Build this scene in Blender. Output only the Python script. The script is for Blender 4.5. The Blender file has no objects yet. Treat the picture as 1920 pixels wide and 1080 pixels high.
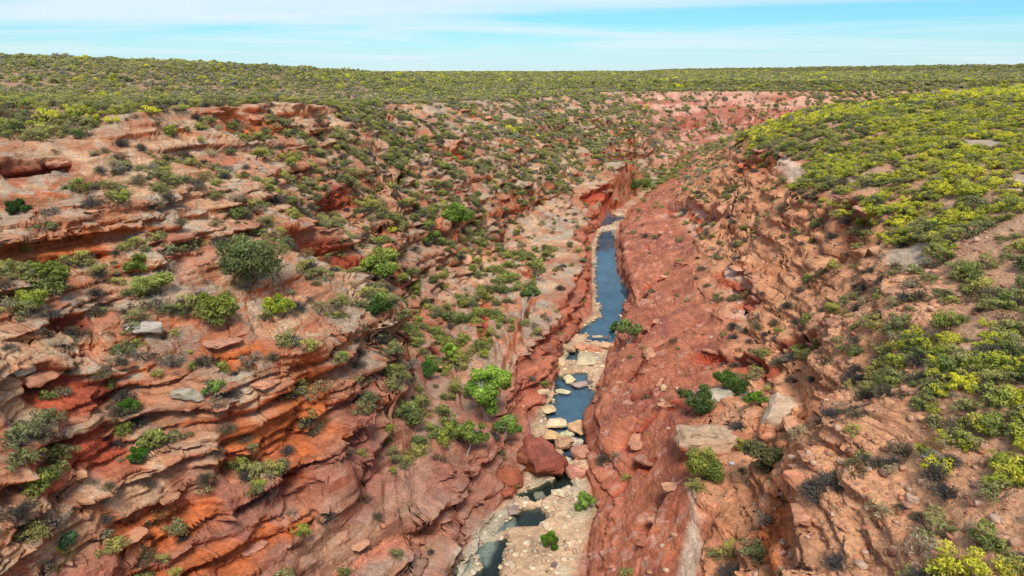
import bpy, bmesh, math, random
import numpy as np
from mathutils import Vector, Matrix

random.seed(7)
RNG = np.random.default_rng(11)
SC = bpy.context.scene
COL = SC.collection

# ------------------------------------------------------------------ camera
FPX = 1297.0                      # focal length in pixels of the 1920 px wide frame
CZ = 52.0                         # height of the drone above the river
PITCH = math.atan((540 - 135) / FPX)
cam_d = bpy.data.cameras.new('camera')
cam = bpy.data.objects.new('camera', cam_d)
COL.objects.link(cam)
cam_d.sensor_width = 36.0
cam_d.lens = 36.0 * FPX / 1920.0
cam_d.clip_start = 0.5
cam_d.clip_end = 20000.0
cam.location = (0, 0, CZ)
cam.rotation_euler = (math.pi / 2 - PITCH, 0, 0)
SC.camera = cam

# ------------------------------------------------------------------ sky, sun, exposure
SUN_EL, SUN_AZ = math.radians(55), math.radians(176)      # azimuth clockwise from +Y (the view direction)
world = bpy.data.worlds.new('World')
SC.world = world
world.use_nodes = True
nt = world.node_tree
nt.nodes.clear()


def N(tree, kind, **kw):
    n = tree.nodes.new(kind)
    for k, v in kw.items():
        setattr(n, k, v)
    return n


def mathn(tree, op, a, b=None, clamp=False):
    n = tree.nodes.new('ShaderNodeMath')
    n.operation = op
    n.use_clamp = clamp
    for i, v in enumerate((a, b)):
        if v is None:
            continue
        if isinstance(v, (int, float)):
            n.inputs[i].default_value = v
        else:
            tree.links.new(v, n.inputs[i])
    return n.outputs[0]


def ramp(tree, src, stops):
    n = tree.nodes.new('ShaderNodeValToRGB')
    els = n.color_ramp.elements
    while len(els) < len(stops):
        els.new(0.5)
    for e, (p, c) in zip(els, stops):
        e.position = p
        e.color = (c, c, c, 1) if isinstance(c, (int, float)) else (*c, 1)
    tree.links.new(src, n.inputs[0])
    return n.outputs[0]


def mixc(tree, fac, a, b, mode='MIX'):
    n = tree.nodes.new('ShaderNodeMix')
    n.data_type = 'RGBA'
    n.blend_type = mode
    for sock, v in ((n.inputs[0], fac), (n.inputs[6], a), (n.inputs[7], b)):
        if isinstance(v, (int, float)):
            sock.default_value = v
        elif isinstance(v, tuple):
            sock.default_value = (*v, 1) if len(v) == 3 else v
        else:
            tree.links.new(v, sock)
    return n.outputs[2]


sky = N(nt, 'ShaderNodeTexSky', sky_type='NISHITA')
sky.sun_disc = False
sky.sun_elevation = SUN_EL
sky.sun_rotation = SUN_AZ
sky.altitude = 200
sky.air_density = 1.0
sky.dust_density = 0.4
sky.ozone_density = 2.5
tc = N(nt, 'ShaderNodeTexCoord')
sep = N(nt, 'ShaderNodeSeparateXYZ')
nt.links.new(tc.outputs['Generated'], sep.inputs[0])
zz = mathn(nt, 'ADD', mathn(nt, 'MAXIMUM', sep.outputs[2], 0.0), 0.035)
cx_ = mathn(nt, 'DIVIDE', sep.outputs[0], zz)
cy_ = mathn(nt, 'DIVIDE', sep.outputs[1], zz)
comb = N(nt, 'ShaderNodeCombineXYZ')
nt.links.new(cx_, comb.inputs[0])
nt.links.new(cy_, comb.inputs[1])
mp = N(nt, 'ShaderNodeMapping')
mp.inputs['Rotation'].default_value = (0, 0, math.radians(14))
mp.inputs['Scale'].default_value = (0.13, 0.27, 1)
mp.inputs['Location'].default_value = (2.3, 1.1, 0)
nt.links.new(comb.outputs[0], mp.inputs[0])
cn = N(nt, 'ShaderNodeTexNoise')
cn.inputs['Scale'].default_value = 1.0
cn.inputs['Detail'].default_value = 7
cn.inputs['Roughness'].default_value = 0.55
cn.inputs['Distortion'].default_value = 0.9
nt.links.new(mp.outputs[0], cn.inputs['Vector'])
cmask = ramp(nt, cn.outputs[0], [(0.37, 0.0), (0.50, 0.5), (0.66, 0.92)])
hz = ramp(nt, sep.outputs[2], [(0.0, 0.7), (0.06, 0.0)])
cmask = mathn(nt, 'MAXIMUM', cmask, hz)
tint = mixc(nt, 1.0, sky.outputs[0], (0.33, 0.62, 0.76), 'MULTIPLY')
skyc = mixc(nt, cmask, tint, (4.1, 4.8, 5.2))
bg = N(nt, 'ShaderNodeBackground')
bg.inputs['Strength'].default_value = 0.145
nt.links.new(skyc, bg.inputs[0])
wo = N(nt, 'ShaderNodeOutputWorld')
nt.links.new(bg.outputs[0], wo.inputs[0])

sun_d = bpy.data.lights.new('sun', 'SUN')
sun_d.energy = 2.6
sun_d.angle = math.radians(18)
sun_d.color = (1.0, 0.95, 0.87)
sun = bpy.data.objects.new('sun', sun_d)
COL.objects.link(sun)
sdir = Vector((math.sin(SUN_AZ) * math.cos(SUN_EL), math.cos(SUN_AZ) * math.cos(SUN_EL), math.sin(SUN_EL)))
sun.rotation_euler = sdir.to_track_quat('Z', 'Y').to_euler()

SC.view_settings.view_transform = 'Standard'
SC.view_settings.look = 'None'
SC.view_settings.gamma = 1.0
SC.view_settings.use_curve_mapping = False
SC.view_settings.exposure = 0.4
SC.cycles.max_bounces = 5
SC.cycles.diffuse_bounces = 3
SC.cycles.transparent_max_bounces = 4

# ------------------------------------------------------------------ noise helpers
U = np.uint32


def hsh(ix, iy, iz, seed):
    with np.errstate(over='ignore'):
        h = ix.astype(U) * U(374761393) + iy.astype(U) * U(668265263) + iz.astype(U) * U(2147483647) + U(seed * 974711 + 13)
        h = (h ^ (h >> U(13))) * U(1274126177)
        h = (h ^ (h >> U(16))) * U(2246822519)
        h ^= h >> U(15)
    return h.astype(np.float32) * np.float32(1 / 4294967295.0)


def vn3(x, y, z, seed=0):
    x = np.asarray(x, np.float32); y = np.asarray(y, np.float32); z = np.asarray(z, np.float32)
    fx, fy, fz = np.floor(x), np.floor(y), np.floor(z)
    tx, ty, tz = x - fx, y - fy, z - fz
    ix, iy, iz = fx.astype(np.int32), fy.astype(np.int32), fz.astype(np.int32)
    tx = tx * tx * (3 - 2 * tx); ty = ty * ty * (3 - 2 * ty); tz = tz * tz * (3 - 2 * tz)
    r = 0
    for dz in (0, 1):
        a = hsh(ix, iy, iz + dz, seed); b = hsh(ix + 1, iy, iz + dz, seed)
        c = hsh(ix, iy + 1, iz + dz, seed); d = hsh(ix + 1, iy + 1, iz + dz, seed)
        e = (a + (b - a) * tx) * (1 - ty) + (c + (d - c) * tx) * ty
        r = r + e * (tz if dz else 1 - tz)
    return r * 2 - 1


def vn2(x, y, seed=0):
    x = np.asarray(x, np.float32); y = np.asarray(y, np.float32)
    fx, fy = np.floor(x), np.floor(y)
    tx, ty = x - fx, y - fy
    ix, iy = fx.astype(np.int32), fy.astype(np.int32)
    o = np.zeros_like(ix)
    tx = tx * tx * tx * (tx * (tx * 6 - 15) + 10); ty = ty * ty * ty * (ty * (ty * 6 - 15) + 10)
    a = hsh(ix, iy, o, seed); b = hsh(ix + 1, iy, o, seed); c = hsh(ix, iy + 1, o, seed); d = hsh(ix + 1, iy + 1, o, seed)
    return ((a + (b - a) * tx) * (1 - ty) + (c + (d - c) * tx) * ty) * 2 - 1


def fbm2(x, y, oct=4, seed=0, gain=0.5):
    r = 0; a = 1.0; t = 0; ca, sa = math.cos(0.6), math.sin(0.6)
    for i in range(oct):
        r = r + a * vn2(x, y, seed + i * 7)
        t += a; a *= gain
        x, y = (x * ca - y * sa) * 2.03 + 3.7, (x * sa + y * ca) * 2.03 - 1.9
    return r / t


def worley2(x, y, seed=0):
    """cell id hash, two more cell hashes, F2-F1, offset to the cell point"""
    x = np.asarray(x, np.float32); y = np.asarray(y, np.float32)
    fx, fy = np.floor(x).astype(np.int32), np.floor(y).astype(np.int32)
    o = np.zeros_like(fx)
    d1 = np.full(x.shape, 9.0, np.float32); d2 = d1.copy()
    bx_ = fx.copy(); by_ = fy.copy(); rx_ = d1.copy(); ry_ = d1.copy()
    for i in (-1, 0, 1):
        for j in (-1, 0, 1):
            cx, cy = fx + i, fy + j
            vx = cx + hsh(cx, cy, o, seed) - x
            vy = cy + hsh(cx, cy, o + 1, seed) - y
            d = np.maximum(np.abs(vx), np.abs(vy)) * 0.6 + 0.4 * np.hypot(vx, vy)
            m = d < d1
            d2 = np.where(m, d1, np.minimum(d2, d))
            d1 = np.where(m, d, d1)
            bx_ = np.where(m, cx, bx_); by_ = np.where(m, cy, by_); rx_ = np.where(m, vx, rx_); ry_ = np.where(m, vy, ry_)
    return hsh(bx_, by_, o + 2, seed), hsh(bx_, by_, o + 3, seed), hsh(bx_, by_, o + 4, seed), d2 - d1, rx_, ry_


def sst(a, b, x):
    t = np.clip((x - a) / (b - a), 0, 1)
    return t * t * (3 - 2 * t)


# ------------------------------------------------------------------ view <-> world
CP, SP = math.cos(PITCH), math.sin(PITCH)


def ray(px, py):
    u = (px - 960) / FPX; v = (540 - py) / FPX
    return np.array([u, CP + v * SP, -SP + v * CP])


def at_z(px, py, z):
    d = ray(px, py)
    return (z - CZ) / d[2] * d


def project(x, y, z):
    dz = z - CZ
    dep = y * CP - dz * SP
    dep_s = np.where(dep > 0.5, dep, 0.5)
    px = 960 + FPX * x / dep_s
    py = 540 - FPX * (y * SP + dz * CP) / dep_s
    return px, py, dep


# ------------------------------------------------------------------ lie of the land: break lines along the gorge
# every line is a 3-D polyline running up the gorge: (px, py, z) sightings turned into x, y, z, then surveyed x, y, z
LINES = [
    ('rim_left', [(0, 262, 44), (150, 256, 43.6), (300, 204, 46.4), (560, 190, 46.2)],
     [(-63, 0, 42)], [(-43, 200, 43), (-25, 260, 41.5), (0, 330, 40.5), (28, 371, 41), (40, 440, 40), (90, 545, 38), (150, 600, 37), (260, 640, 36), (500, 680, 36), (900, 720, 38)]),
    ('upper_cliff', [(0, 400, 38), (200, 380, 38), (400, 330, 38), (560, 290, 38)],
     [(-50, 0, 36)], [(-25, 200, 36), (-5, 260, 34), (19, 330, 34), (46, 371, 36), (58, 430, 34), (98, 540, 33), (160, 592, 32), (270, 632, 31), (510, 672, 31), (905, 712, 33)]),
    ('bench', [(0, 640, 30), (250, 540, 30), (450, 480, 30), (560, 430, 30)],
     [(-40, 0, 28)], [(-30, 126, 30), (-19, 172, 28.5), (9, 260, 26), (32, 330, 26), (58, 371, 30), (68, 420, 27), (106, 530, 26), (166, 584, 26), (278, 624, 25), (518, 664, 25), (910, 705, 27)]),
    ('bluff_top', [(0, 850, 24), (190, 760, 24), (560, 650, 24), (690, 560, 24)],
     [(-38, 0, 22)], [(-23, 112, 23), (-10, 168, 21), (20, 255, 18), (42, 320, 18), (65, 371, 24), (80, 410, 18), (114, 520, 20), (172, 577, 20), (286, 618, 19), (526, 658, 19), (915, 698, 21)]),
    ('bluff_base', [(180, 1080, 14), (420, 930, 14), (620, 860, 14), (700, 740, 14), (720, 640, 13.5)],
     [(-33, 0, 13)], [(-19, 116, 13.5), (-8, 155, 13), (1, 195, 12), (27, 262, 14), (50, 320, 12), (69, 371, 13), (86, 400, 10), (120, 510, 10), (176, 572, 9), (292, 613, 8), (532, 653, 8), (920, 692, 9)]),
    ('slab_gully', [(480, 1080, 9.5), (640, 930, 9), (760, 790, 8), (800, 690, 8), (830, 600, 9), (900, 520, 10), (990, 430, 10.5)],
     [(-24, 0, 10)], [(20, 240, 11), (36, 276, 18), (52, 315, 13), (72, 371, 7), (92, 395, 6), (126, 500, 5), (180, 567, 4), (298, 609, 4), (538, 649, 4), (925, 688, 5)]),
    ('slab_lip', [(700, 1080, 6), (800, 960, 6), (860, 880, 6), (945, 760, 5.5), (995, 640, 8), (1058, 540, 8.5), (1080, 480, 8.5), (1086, 430, 8), (1100, 402, 6)],
     [(-14, 0, 6)], [(38, 262, 12), (44, 280, 17.5), (54, 304, 15), (62, 330, 5), (75, 371, 3.0), (130, 490, 2), (184, 563, 2), (300, 606, 2), (540, 646, 2), (930, 684, 2)]),
    ('floor_left', [(862, 1080, .4), (925, 970, .4), (985, 905, .4), (992, 800, .4), (1042, 715, .4), (1052, 650, .4), (1112, 592, .4), (1110, 460, .4), (1128, 415, .4), (1180, 378, .6), (1225, 330, .8)],
     [(-6, 0, .4)], [(112, 460, .9), (146, 560, 1), (300, 600, 1), (545, 640, 1), (935, 680, 1)]),
    ('floor_right', [(1085, 1080, .4), (1128, 960, .4), (1100, 885, .4), (1108, 850, .4), (1090, 795, .4), (1115, 742, .4), (1150, 650, .4), (1178, 556, .4), (1157, 500, .4), (1157, 430, .4), (1177, 395, .4), (1207, 370, .6), (1250, 330, .8)],
     [(7, 0, .4)], [(124, 480, .9), (164, 555, 1), (340, 592, 1), (580, 630, 1), (960, 670, 1)]),
    ('red_slab_lip', [(1160, 1080, 4.0), (1170, 960, 3.5), (1175, 880, 3.5), (1115, 800, 5.5), (1110, 770, 5.0), (1160, 690, 5), (1175, 640, 5), (1195, 556, 5), (1172, 500, 5), (1170, 430, 4.5), (1188, 395, 3.5), (1214, 368, 3)],
     [(10, 0, 4)], [(88, 370, 3), (130, 480, 2), (172, 550, 2), (352, 585, 2), (590, 620, 2), (970, 660, 2)]),
    ('red_slab_top', [(1290, 1000, 9), (1265, 860, 9), (1265, 760, 9), (1290, 640, 9), (1290, 560, 9), (1270, 450, 9), (1250, 400, 8), (1260, 360, 8)],
     [(11, 0, 9), (12.5, 30, 9)], [(90, 350, 8), (112, 430, 5), (148, 520, 4), (186, 545, 4), (366, 578, 4), (600, 612, 4), (980, 650, 4)]),
    ('cliff_base', [(1420, 1000, 15), (1430, 850, 15), (1440, 700, 15.5), (1420, 560, 16), (1380, 470, 16), (1330, 400, 16), (1310, 340, 16)],
     [(13, 0, 15), (15, 25, 15)], [(90, 320, 15), (104, 380, 11), (140, 470, 7), (200, 535, 7), (380, 570, 7), (612, 602, 7), (990, 640, 7)]),
    ('cliff_top', [(1490, 1000, 22), (1500, 850, 22), (1535, 650, 22), (1560, 560, 23), (1480, 430, 24), (1400, 360, 24), (1360, 300, 24)],
     [(15.5, 0, 22), (17, 25, 22)], [(84, 276, 23), (100, 340, 17), (136, 430, 12), (216, 525, 12), (396, 560, 12), (626, 590, 13), (1000, 630, 13)]),
    ('rim_right', [(1700, 1080, 26), (1690, 850, 26), (1660, 640, 28), (1640, 430, 31), (1500, 320, 32), (1400, 260, 32)],
     [(20, 0, 27)], [(80, 250, 31), (92, 290, 27), (110, 345, 21), (150, 420, 16), (235, 515, 17), (416, 548, 18), (640, 578, 20), (1010, 620, 20)]),
    ('heath_right', [(1920, 700, 30), (1920, 420, 36), (1760, 300, 38)],
     [(30, 0, 30)], [(84, 160, 39), (101, 224, 40), (112, 270, 38), (125, 330, 30), (165, 410, 22), (260, 500, 23), (440, 530, 24), (660, 560, 28), (1030, 600, 30)]),
    ('hill_right', [], [(60, 0, 34)], [(62, 40, 35), (92, 90, 41), (132, 160, 46), (150, 230, 46), (165, 280, 42), (190, 360, 32), (250, 440, 27), (320, 480, 29), (500, 510, 31), (700, 540, 36), (1060, 580, 38)]),
    ('crest_right', [], [(120, 0, 38)], [(122, 40, 39), (172, 100, 46), (200, 200, 49.2), (215, 255, 49), (240, 320, 42), (300, 390, 36), (420, 450, 36), (600, 490, 40), (800, 520, 44), (1100, 560, 46)]),
]
TAB = []
for name, sight, near, far in LINES:
    pts = list(near)
    for s_ in sight:
        w = at_z(*s_)
        pts.append((w[0], w[1], s_[2]))
    pts += list(far)
    pts = np.array(sorted(pts, key=lambda p: p[1]))
    # light resampling keeps the breaks but rounds the corners
    yy = np.linspace(0, 800, 1601)
    xs = np.interp(yy, pts[:, 1], pts[:, 0]); zs = np.interp(yy, pts[:, 1], pts[:, 2])
    k = 5
    ker = np.ones(2 * k + 1) / (2 * k + 1)
    pad = lambda a: np.convolve(np.pad(a, k, mode='edge'), ker, mode='valid')
    if name not in ('floor_left', 'floor_right'):
        xs, zs = pad(xs), pad(zs)
    TAB.append((xs, zs))
YS = np.linspace(0, 800, 1601)
NX = len(TAB)
for k in range(1, NX):
    TAB[k] = (np.maximum(TAB[k][0], TAB[k - 1][0] + (1.2 if k != 8 else 3.0)), TAB[k][1])


def far_field(x, y):
    r = np.hypot(x, y)
    z = 42 + 5 * sst(500, 3200, r)
    z = z + 18.5 * np.exp(-(((x + 340) / 310) ** 2 + ((y - 400) / 250) ** 2))
    z = z + 26.0 * sst(250, 1900, x) * sst(500, 1500, r)
    z = z + 2.5 * fbm2(x / 300, y / 300, 3, 91) * sst(150, 800, r)
    return z


def base(x, y):
    yi = np.clip(y, 0, 800)
    fi = yi * 2.0
    i0 = np.minimum(fi.astype(np.int32), 1599)
    ft = (fi - i0).astype(np.float32)
    z = np.zeros_like(x); s = np.zeros_like(x)
    px = pz = None
    ff = far_field(x, y)
    for k, (xs, zs) in enumerate(TAB):
        kx = xs[i0] * (1 - ft) + xs[i0 + 1] * ft
        kz = zs[i0] * (1 - ft) + zs[i0 + 1] * ft
        if k == 0:
            d = kx - x
            m = d > 0
            w = sst(0, 170, d)
            zz_ = kz * (1 - w) + ff * w + 0.0
            z = np.where(m, zz_, z); s = np.where(m, -d / 50.0, s)
        else:
            m = (x >= px) & (x < kx)
            t = (x - px) / np.maximum(kx - px, 1e-3)
            z = np.where(m, pz + (kz - pz) * t, z); s = np.where(m, k - 1 + t, s)
        px, pz = kx, kz
    d = x - px
    m = d >= 0
    w = sst(0, 260, d)
    z = np.where(m, pz * (1 - w) + ff * w, z); s = np.where(m, NX - 1 + d / 50.0, s)
    return z, s


# pools: outlines sighted on the water level
POOLS = [
    [(1126, 434), (1153, 431), (1156, 470), (1158, 505), (1182, 548), (1170, 590), (1157, 620), (1150, 643), (1096, 643), (1100, 628), (1066, 634), (1078, 616), (1112, 604), (1127, 588), (1115, 560), (1114, 500), (1116, 455)],
    [(1133, 417), (1158, 412), (1160, 404), (1136, 404)],
    [(1034, 715), (1052, 700), (1106, 697), (1108, 726), (1126, 738), (1112, 768), (1092, 792), (1060, 802), (1024, 790), (1030, 762), (1040, 738)],
    [(1064, 676), (1080, 676), (1084, 658), (1068, 660)],
    [(1040, 868), (1058, 872), (1072, 912), (1038, 914)],
    [(1030, 800), (1085, 795), (1108, 845), (1060, 868), (1020, 840)],
    [(930, 1000), (958, 968), (1012, 952), (1028, 968), (1010, 988), (965, 990)],
    [(968, 928), (1030, 903), (1048, 920), (1000, 942)],
    [(890, 1028), (920, 1020), (950, 1008), (942, 1040), (934, 1085), (930, 1110), (870, 1125), (890, 1085), (906, 1060)],
]
POOLW = [np.array([at_z(a, b, 0.0)[:2] for a, b in p]) for p in POOLS]
CRACKS = [   # open joints in the lower slabs
    ([(808, 1080), (835, 985), (862, 900), (878, 845)], 7, 0.42, 2.2),
    ([(560, 1075), (700, 985), (840, 915)], 8, 0.5, 1.6),
    ([(1000, 570), (975, 620), (945, 690), (925, 720)], 7, 0.7, 1.5),
    ([(640, 900), (720, 850), (790, 800)], 9, 0.5, 1.2),
    ([(430, 1080), (560, 1010), (650, 950)], 10, 0.4, 1.2),
]
CRACKW = [(np.array([at_z(a, b, z)[:2] for a, b in p]), w, d) for p, z, w, d in CRACKS]


def ray_base(px, py):
    d = ray(px, py)
    t = np.geomspace(20, 900, 3000)
    z_, _ = base((t * d[0]).astype(np.float32), (t * d[1]).astype(np.float32))
    k = np.argmax(CZ + t * d[2] < z_)
    return np.array([t[k] * d[0], t[k] * d[1], z_[k]])


# lips of alcoves and small cliffs: sightings along the lip, drop in metres, how far the hollow runs out, tone of the fresh face
STEPS = [
    ([(-40, 440), (0, 432), (70, 425), (140, 410), (205, 392)], 3.2, 3.0, 'o'),
    ([(275, 474), (330, 456), (390, 447)], 2.6, 3.0, 'p'),
    ([(505, 440), (560, 444), (620, 450), (694, 480)], 8.0, 5.0, 'r'),
    ([(62, 580), (115, 568), (175, 578)], 2.8, 2.2, 'd'),
    ([(375, 835), (430, 815), (500, 785), (560, 748), (622, 718)], 4.6, 3.0, 'o'),
    ([(170, 992), (240, 985), (320, 972), (370, 945), (420, 925)], 3.0, 2.6, 'o'),
    ([(30, 742), (110, 716), (190, 694), (262, 676)], 3.0, 3.0, 'r'),
    ([(500, 872), (550, 842), (580, 836)], 1.8, 2.0, 'o'),
    ([(380, 662), (430, 650), (480, 640)], 1.6, 2.0, 'o'),
    ([(-40, 300), (30, 290), (90, 284), (150, 284)], 3.0, 3.0, 'd'),
    ([(380, 214), (440, 212), (500, 216), (560, 214)], 2.6, 4.0, 'o'),
    ([(560, 352), (610, 342), (660, 342)], 2.0, 3.0, 'r'),
    ([(780, 268), (830, 264), (880, 262)], 3.0, 4.0, 'r'),
    ([(860, 215), (910, 212), (950, 226)], 3.0, 4.0, 'o'),
    ([(1130, 292), (1160, 282), (1195, 278)], 4.0, 4.0, 'd'),
    ([(640, 1046), (700, 1012), (770, 975), (840, 925)], 1.5, 2.0, 'p'),
    ([(200, 1075), (330, 1050), (470, 990), (600, 925)], 2.0, 3.0, 'o'),
    ([(0, 900), (90, 862), (170, 820), (220, 770)], 2.2, 3.0, 'r'),
    ([(1085, 372), (1110, 362), (1150, 372)], 3.5, 4.0, 'r'),
    ([(1368, 408), (1335, 385), (1290, 376), (1250, 392)], 3.6, 7.0, 's'),
    ([(1560, 636), (1545, 600), (1500, 590), (1455, 600)], 3.0, 3.0, 'd'),
    ([(1645, 410), (1620, 385), (1590, 376), (1545, 380)], 2.6, 3.0, 'd'),
    ([(1500, 1080), (1496, 1000), (1500, 900), (1490, 840)], 4.0, 2.4, 'o'),
    ([(1560, 780), (1540, 752), (1490, 745)], 3.0, 2.4, 'o'),
    ([(1470, 690), (1420, 650), (1340, 640), (1290, 655)], 2.0, 3.0, 'r'),
    ([(1430, 548), (1395, 505), (1350, 500)], 2.6, 5.0, 's'),
    ([(1480, 300), (1430, 290), (1390, 300)], 2.0, 4.0, 'o'),
    ([(1320, 470), (1265, 510), (1225, 530), (1205, 570)], 1.3, 2.0, 'r'),
    ([(1320, 590), (1270, 630), (1225, 660), (1195, 720)], 1.5, 2.2, 'd'),
    ([(1290, 745), (1235, 770), (1200, 800), (1180, 850)], 1.3, 2.0, 'r'),
    ([(1300, 890), (1250, 930), (1215, 980), (1190, 1040)], 1.2, 1.8, 'd'),
    ([(1270, 420), (1235, 440), (1205, 475)], 1.4, 2.0, 'r'),
    ([(1250, 700), (1225, 730), (1175, 745)], 1.0, 1.5, 'd'),
    ([(1235, 860), (1195, 880), (1165, 930)], 1.0, 1.5, 'r'),
    ([(1240, 590), (1215, 610), (1195, 640)], 1.0, 1.6, 'r'),
    ([(960, 430), (990, 470), (985, 520)], 2.0, 2.5, 'r'),
    ([(905, 545), (900, 600), (890, 640)], 1.6, 2.5, 'r'),
    ([(780, 560), (800, 640), (830, 700)], 1.8, 2.5, 'd'),
]
STEPW = []
for pts_, drop, run, tone_ in STEPS:
    w_ = np.array([ray_base(*p) for p in pts_])
    STEPW.append((w_[:, :2], drop, run, tone_, w_[:, 2]))


def step_fields(x, y):
    """height change, and how much fresh face shows, at points near the lips"""
    dz = np.zeros_like(x); face = {k: np.zeros_like(x) for k in 'oprds'}
    for poly, drop, run, tone_, _ in STEPW:
        lo = poly.min(0) - 12; hi = poly.max(0) + 12
        sel = np.where((x > lo[0]) & (x < hi[0]) & (y > lo[1]) & (y < hi[1]))[0]
        if not len(sel):
            continue
        xs_, ys_ = x[sel], y[sel]
        jx_ = 1.0 * fbm2(xs_ / 4.5, ys_ / 4.5, 2, 131); jy_ = 1.0 * fbm2(xs_ / 4.5 + 9, ys_ / 4.5, 2, 132)
        xs_ = xs_ + jx_; ys_ = ys_ + jy_
        best = np.full(len(sel), 1e9); sd = np.zeros(len(sel)); al = np.zeros(len(sel))
        n_ = len(poly) - 1
        mid = poly.mean(0)
        sgn = 1.0 if mid[0] < np.interp(mid[1], YS, TAB[7][0]) + 3 else -1.0       # downhill towards the river
        for i in range(n_):
            a, b = poly[i], poly[i + 1]
            ab = b - a; L = max(np.hypot(*ab), 1e-3)
            tt = np.clip(((xs_ - a[0]) * ab[0] + (ys_ - a[1]) * ab[1]) / L ** 2, 0, 1)
            ddx, ddy = xs_ - a[0] - tt * ab[0], ys_ - a[1] - tt * ab[1]
            d = np.hypot(ddx, ddy)
            m = d < best
            nx_, ny_ = ab[1] / L, -ab[0] / L
            if nx_ * sgn < 0 or (abs(nx_) < 0.15 and ny_ > 0):
                nx_, ny_ = -nx_, -ny_
            best = np.where(m, d, best)
            sd = np.where(m, np.where(ddx * nx_ + ddy * ny_ > 0, d, -d), sd)
            al = np.where(m, (i + tt) / n_, al)
        tap = sst(0.0, 0.14, al) * (1 - sst(0.86, 1.0, al)) * (1 - sst(6, 11, best))
        ww = sst(-0.55, 0.55, sd)
        dz[sel] += (-drop * 0.62 * np.exp(-np.maximum(sd, 0) / (run * 1.6)) * ww + drop * 0.25 * np.exp(np.minimum(sd, 0) / 4.0) * (1 - ww)) * tap
        face[tone_][sel] = np.maximum(face[tone_][sel], tap * sst(-0.35, 0.05, sd) * (1 - sst(run * 0.45, run * 1.0, sd)))
    return dz, face


def seg_dist(x, y, poly, closed):
    best = np.full(x.shape, 1e9, np.float32)
    n = len(poly)
    for i in range(n if closed else n - 1):
        a = poly[i]; b = poly[(i + 1) % n]
        ab = b - a
        t = np.clip(((x - a[0]) * ab[0] + (y - a[1]) * ab[1]) / max(ab @ ab, 1e-6), 0, 1)
        best = np.minimum(best, np.hypot(x - a[0] - t * ab[0], y - a[1] - t * ab[1]))
    return best


def inside(x, y, poly):
    r = np.zeros(x.shape, bool)
    n = len(poly)
    for i in range(n):
        a = poly[i]; b = poly[(i + 1) % n]
        c = (a[1] > y) != (b[1] > y)
        with np.errstate(divide='ignore', invalid='ignore'):
            xi = (b[0] - a[0]) * (y - a[1]) / (b[1] - a[1]) + a[0]
        r ^= c & (x < xi)
    return r


# irregular beds
bt = RNG.uniform(0.9, 3.4, 60); BED = np.concatenate([[-12], -12 + np.cumsum(bt)])
bt2 = RNG.uniform(0.28, 0.8, 260); BED2 = np.concatenate([[-12], -12 + np.cumsum(bt2)])
BED3 = np.array([-30, 1.0, 8.0, 13.5, 21.0, 27.5, 33.0, 40.0, 90.0])


def bedding(ze, table, bench, grad):
    k = np.clip(np.searchsorted(table, ze) - 1, 0, len(table) - 2)
    a = table[k]; th = table[k + 1] - a
    t = (ze - a) / th
    f = np.where(t < bench, t * grad, bench * grad + (t - bench) / (1 - bench) * (1 - bench * grad))
    return a + f * th, k, t


def lump(s, lo, hi, e=0.25):
    return sst(lo - e, lo + e, s) * (1 - sst(hi - e, hi + e, s))


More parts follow.
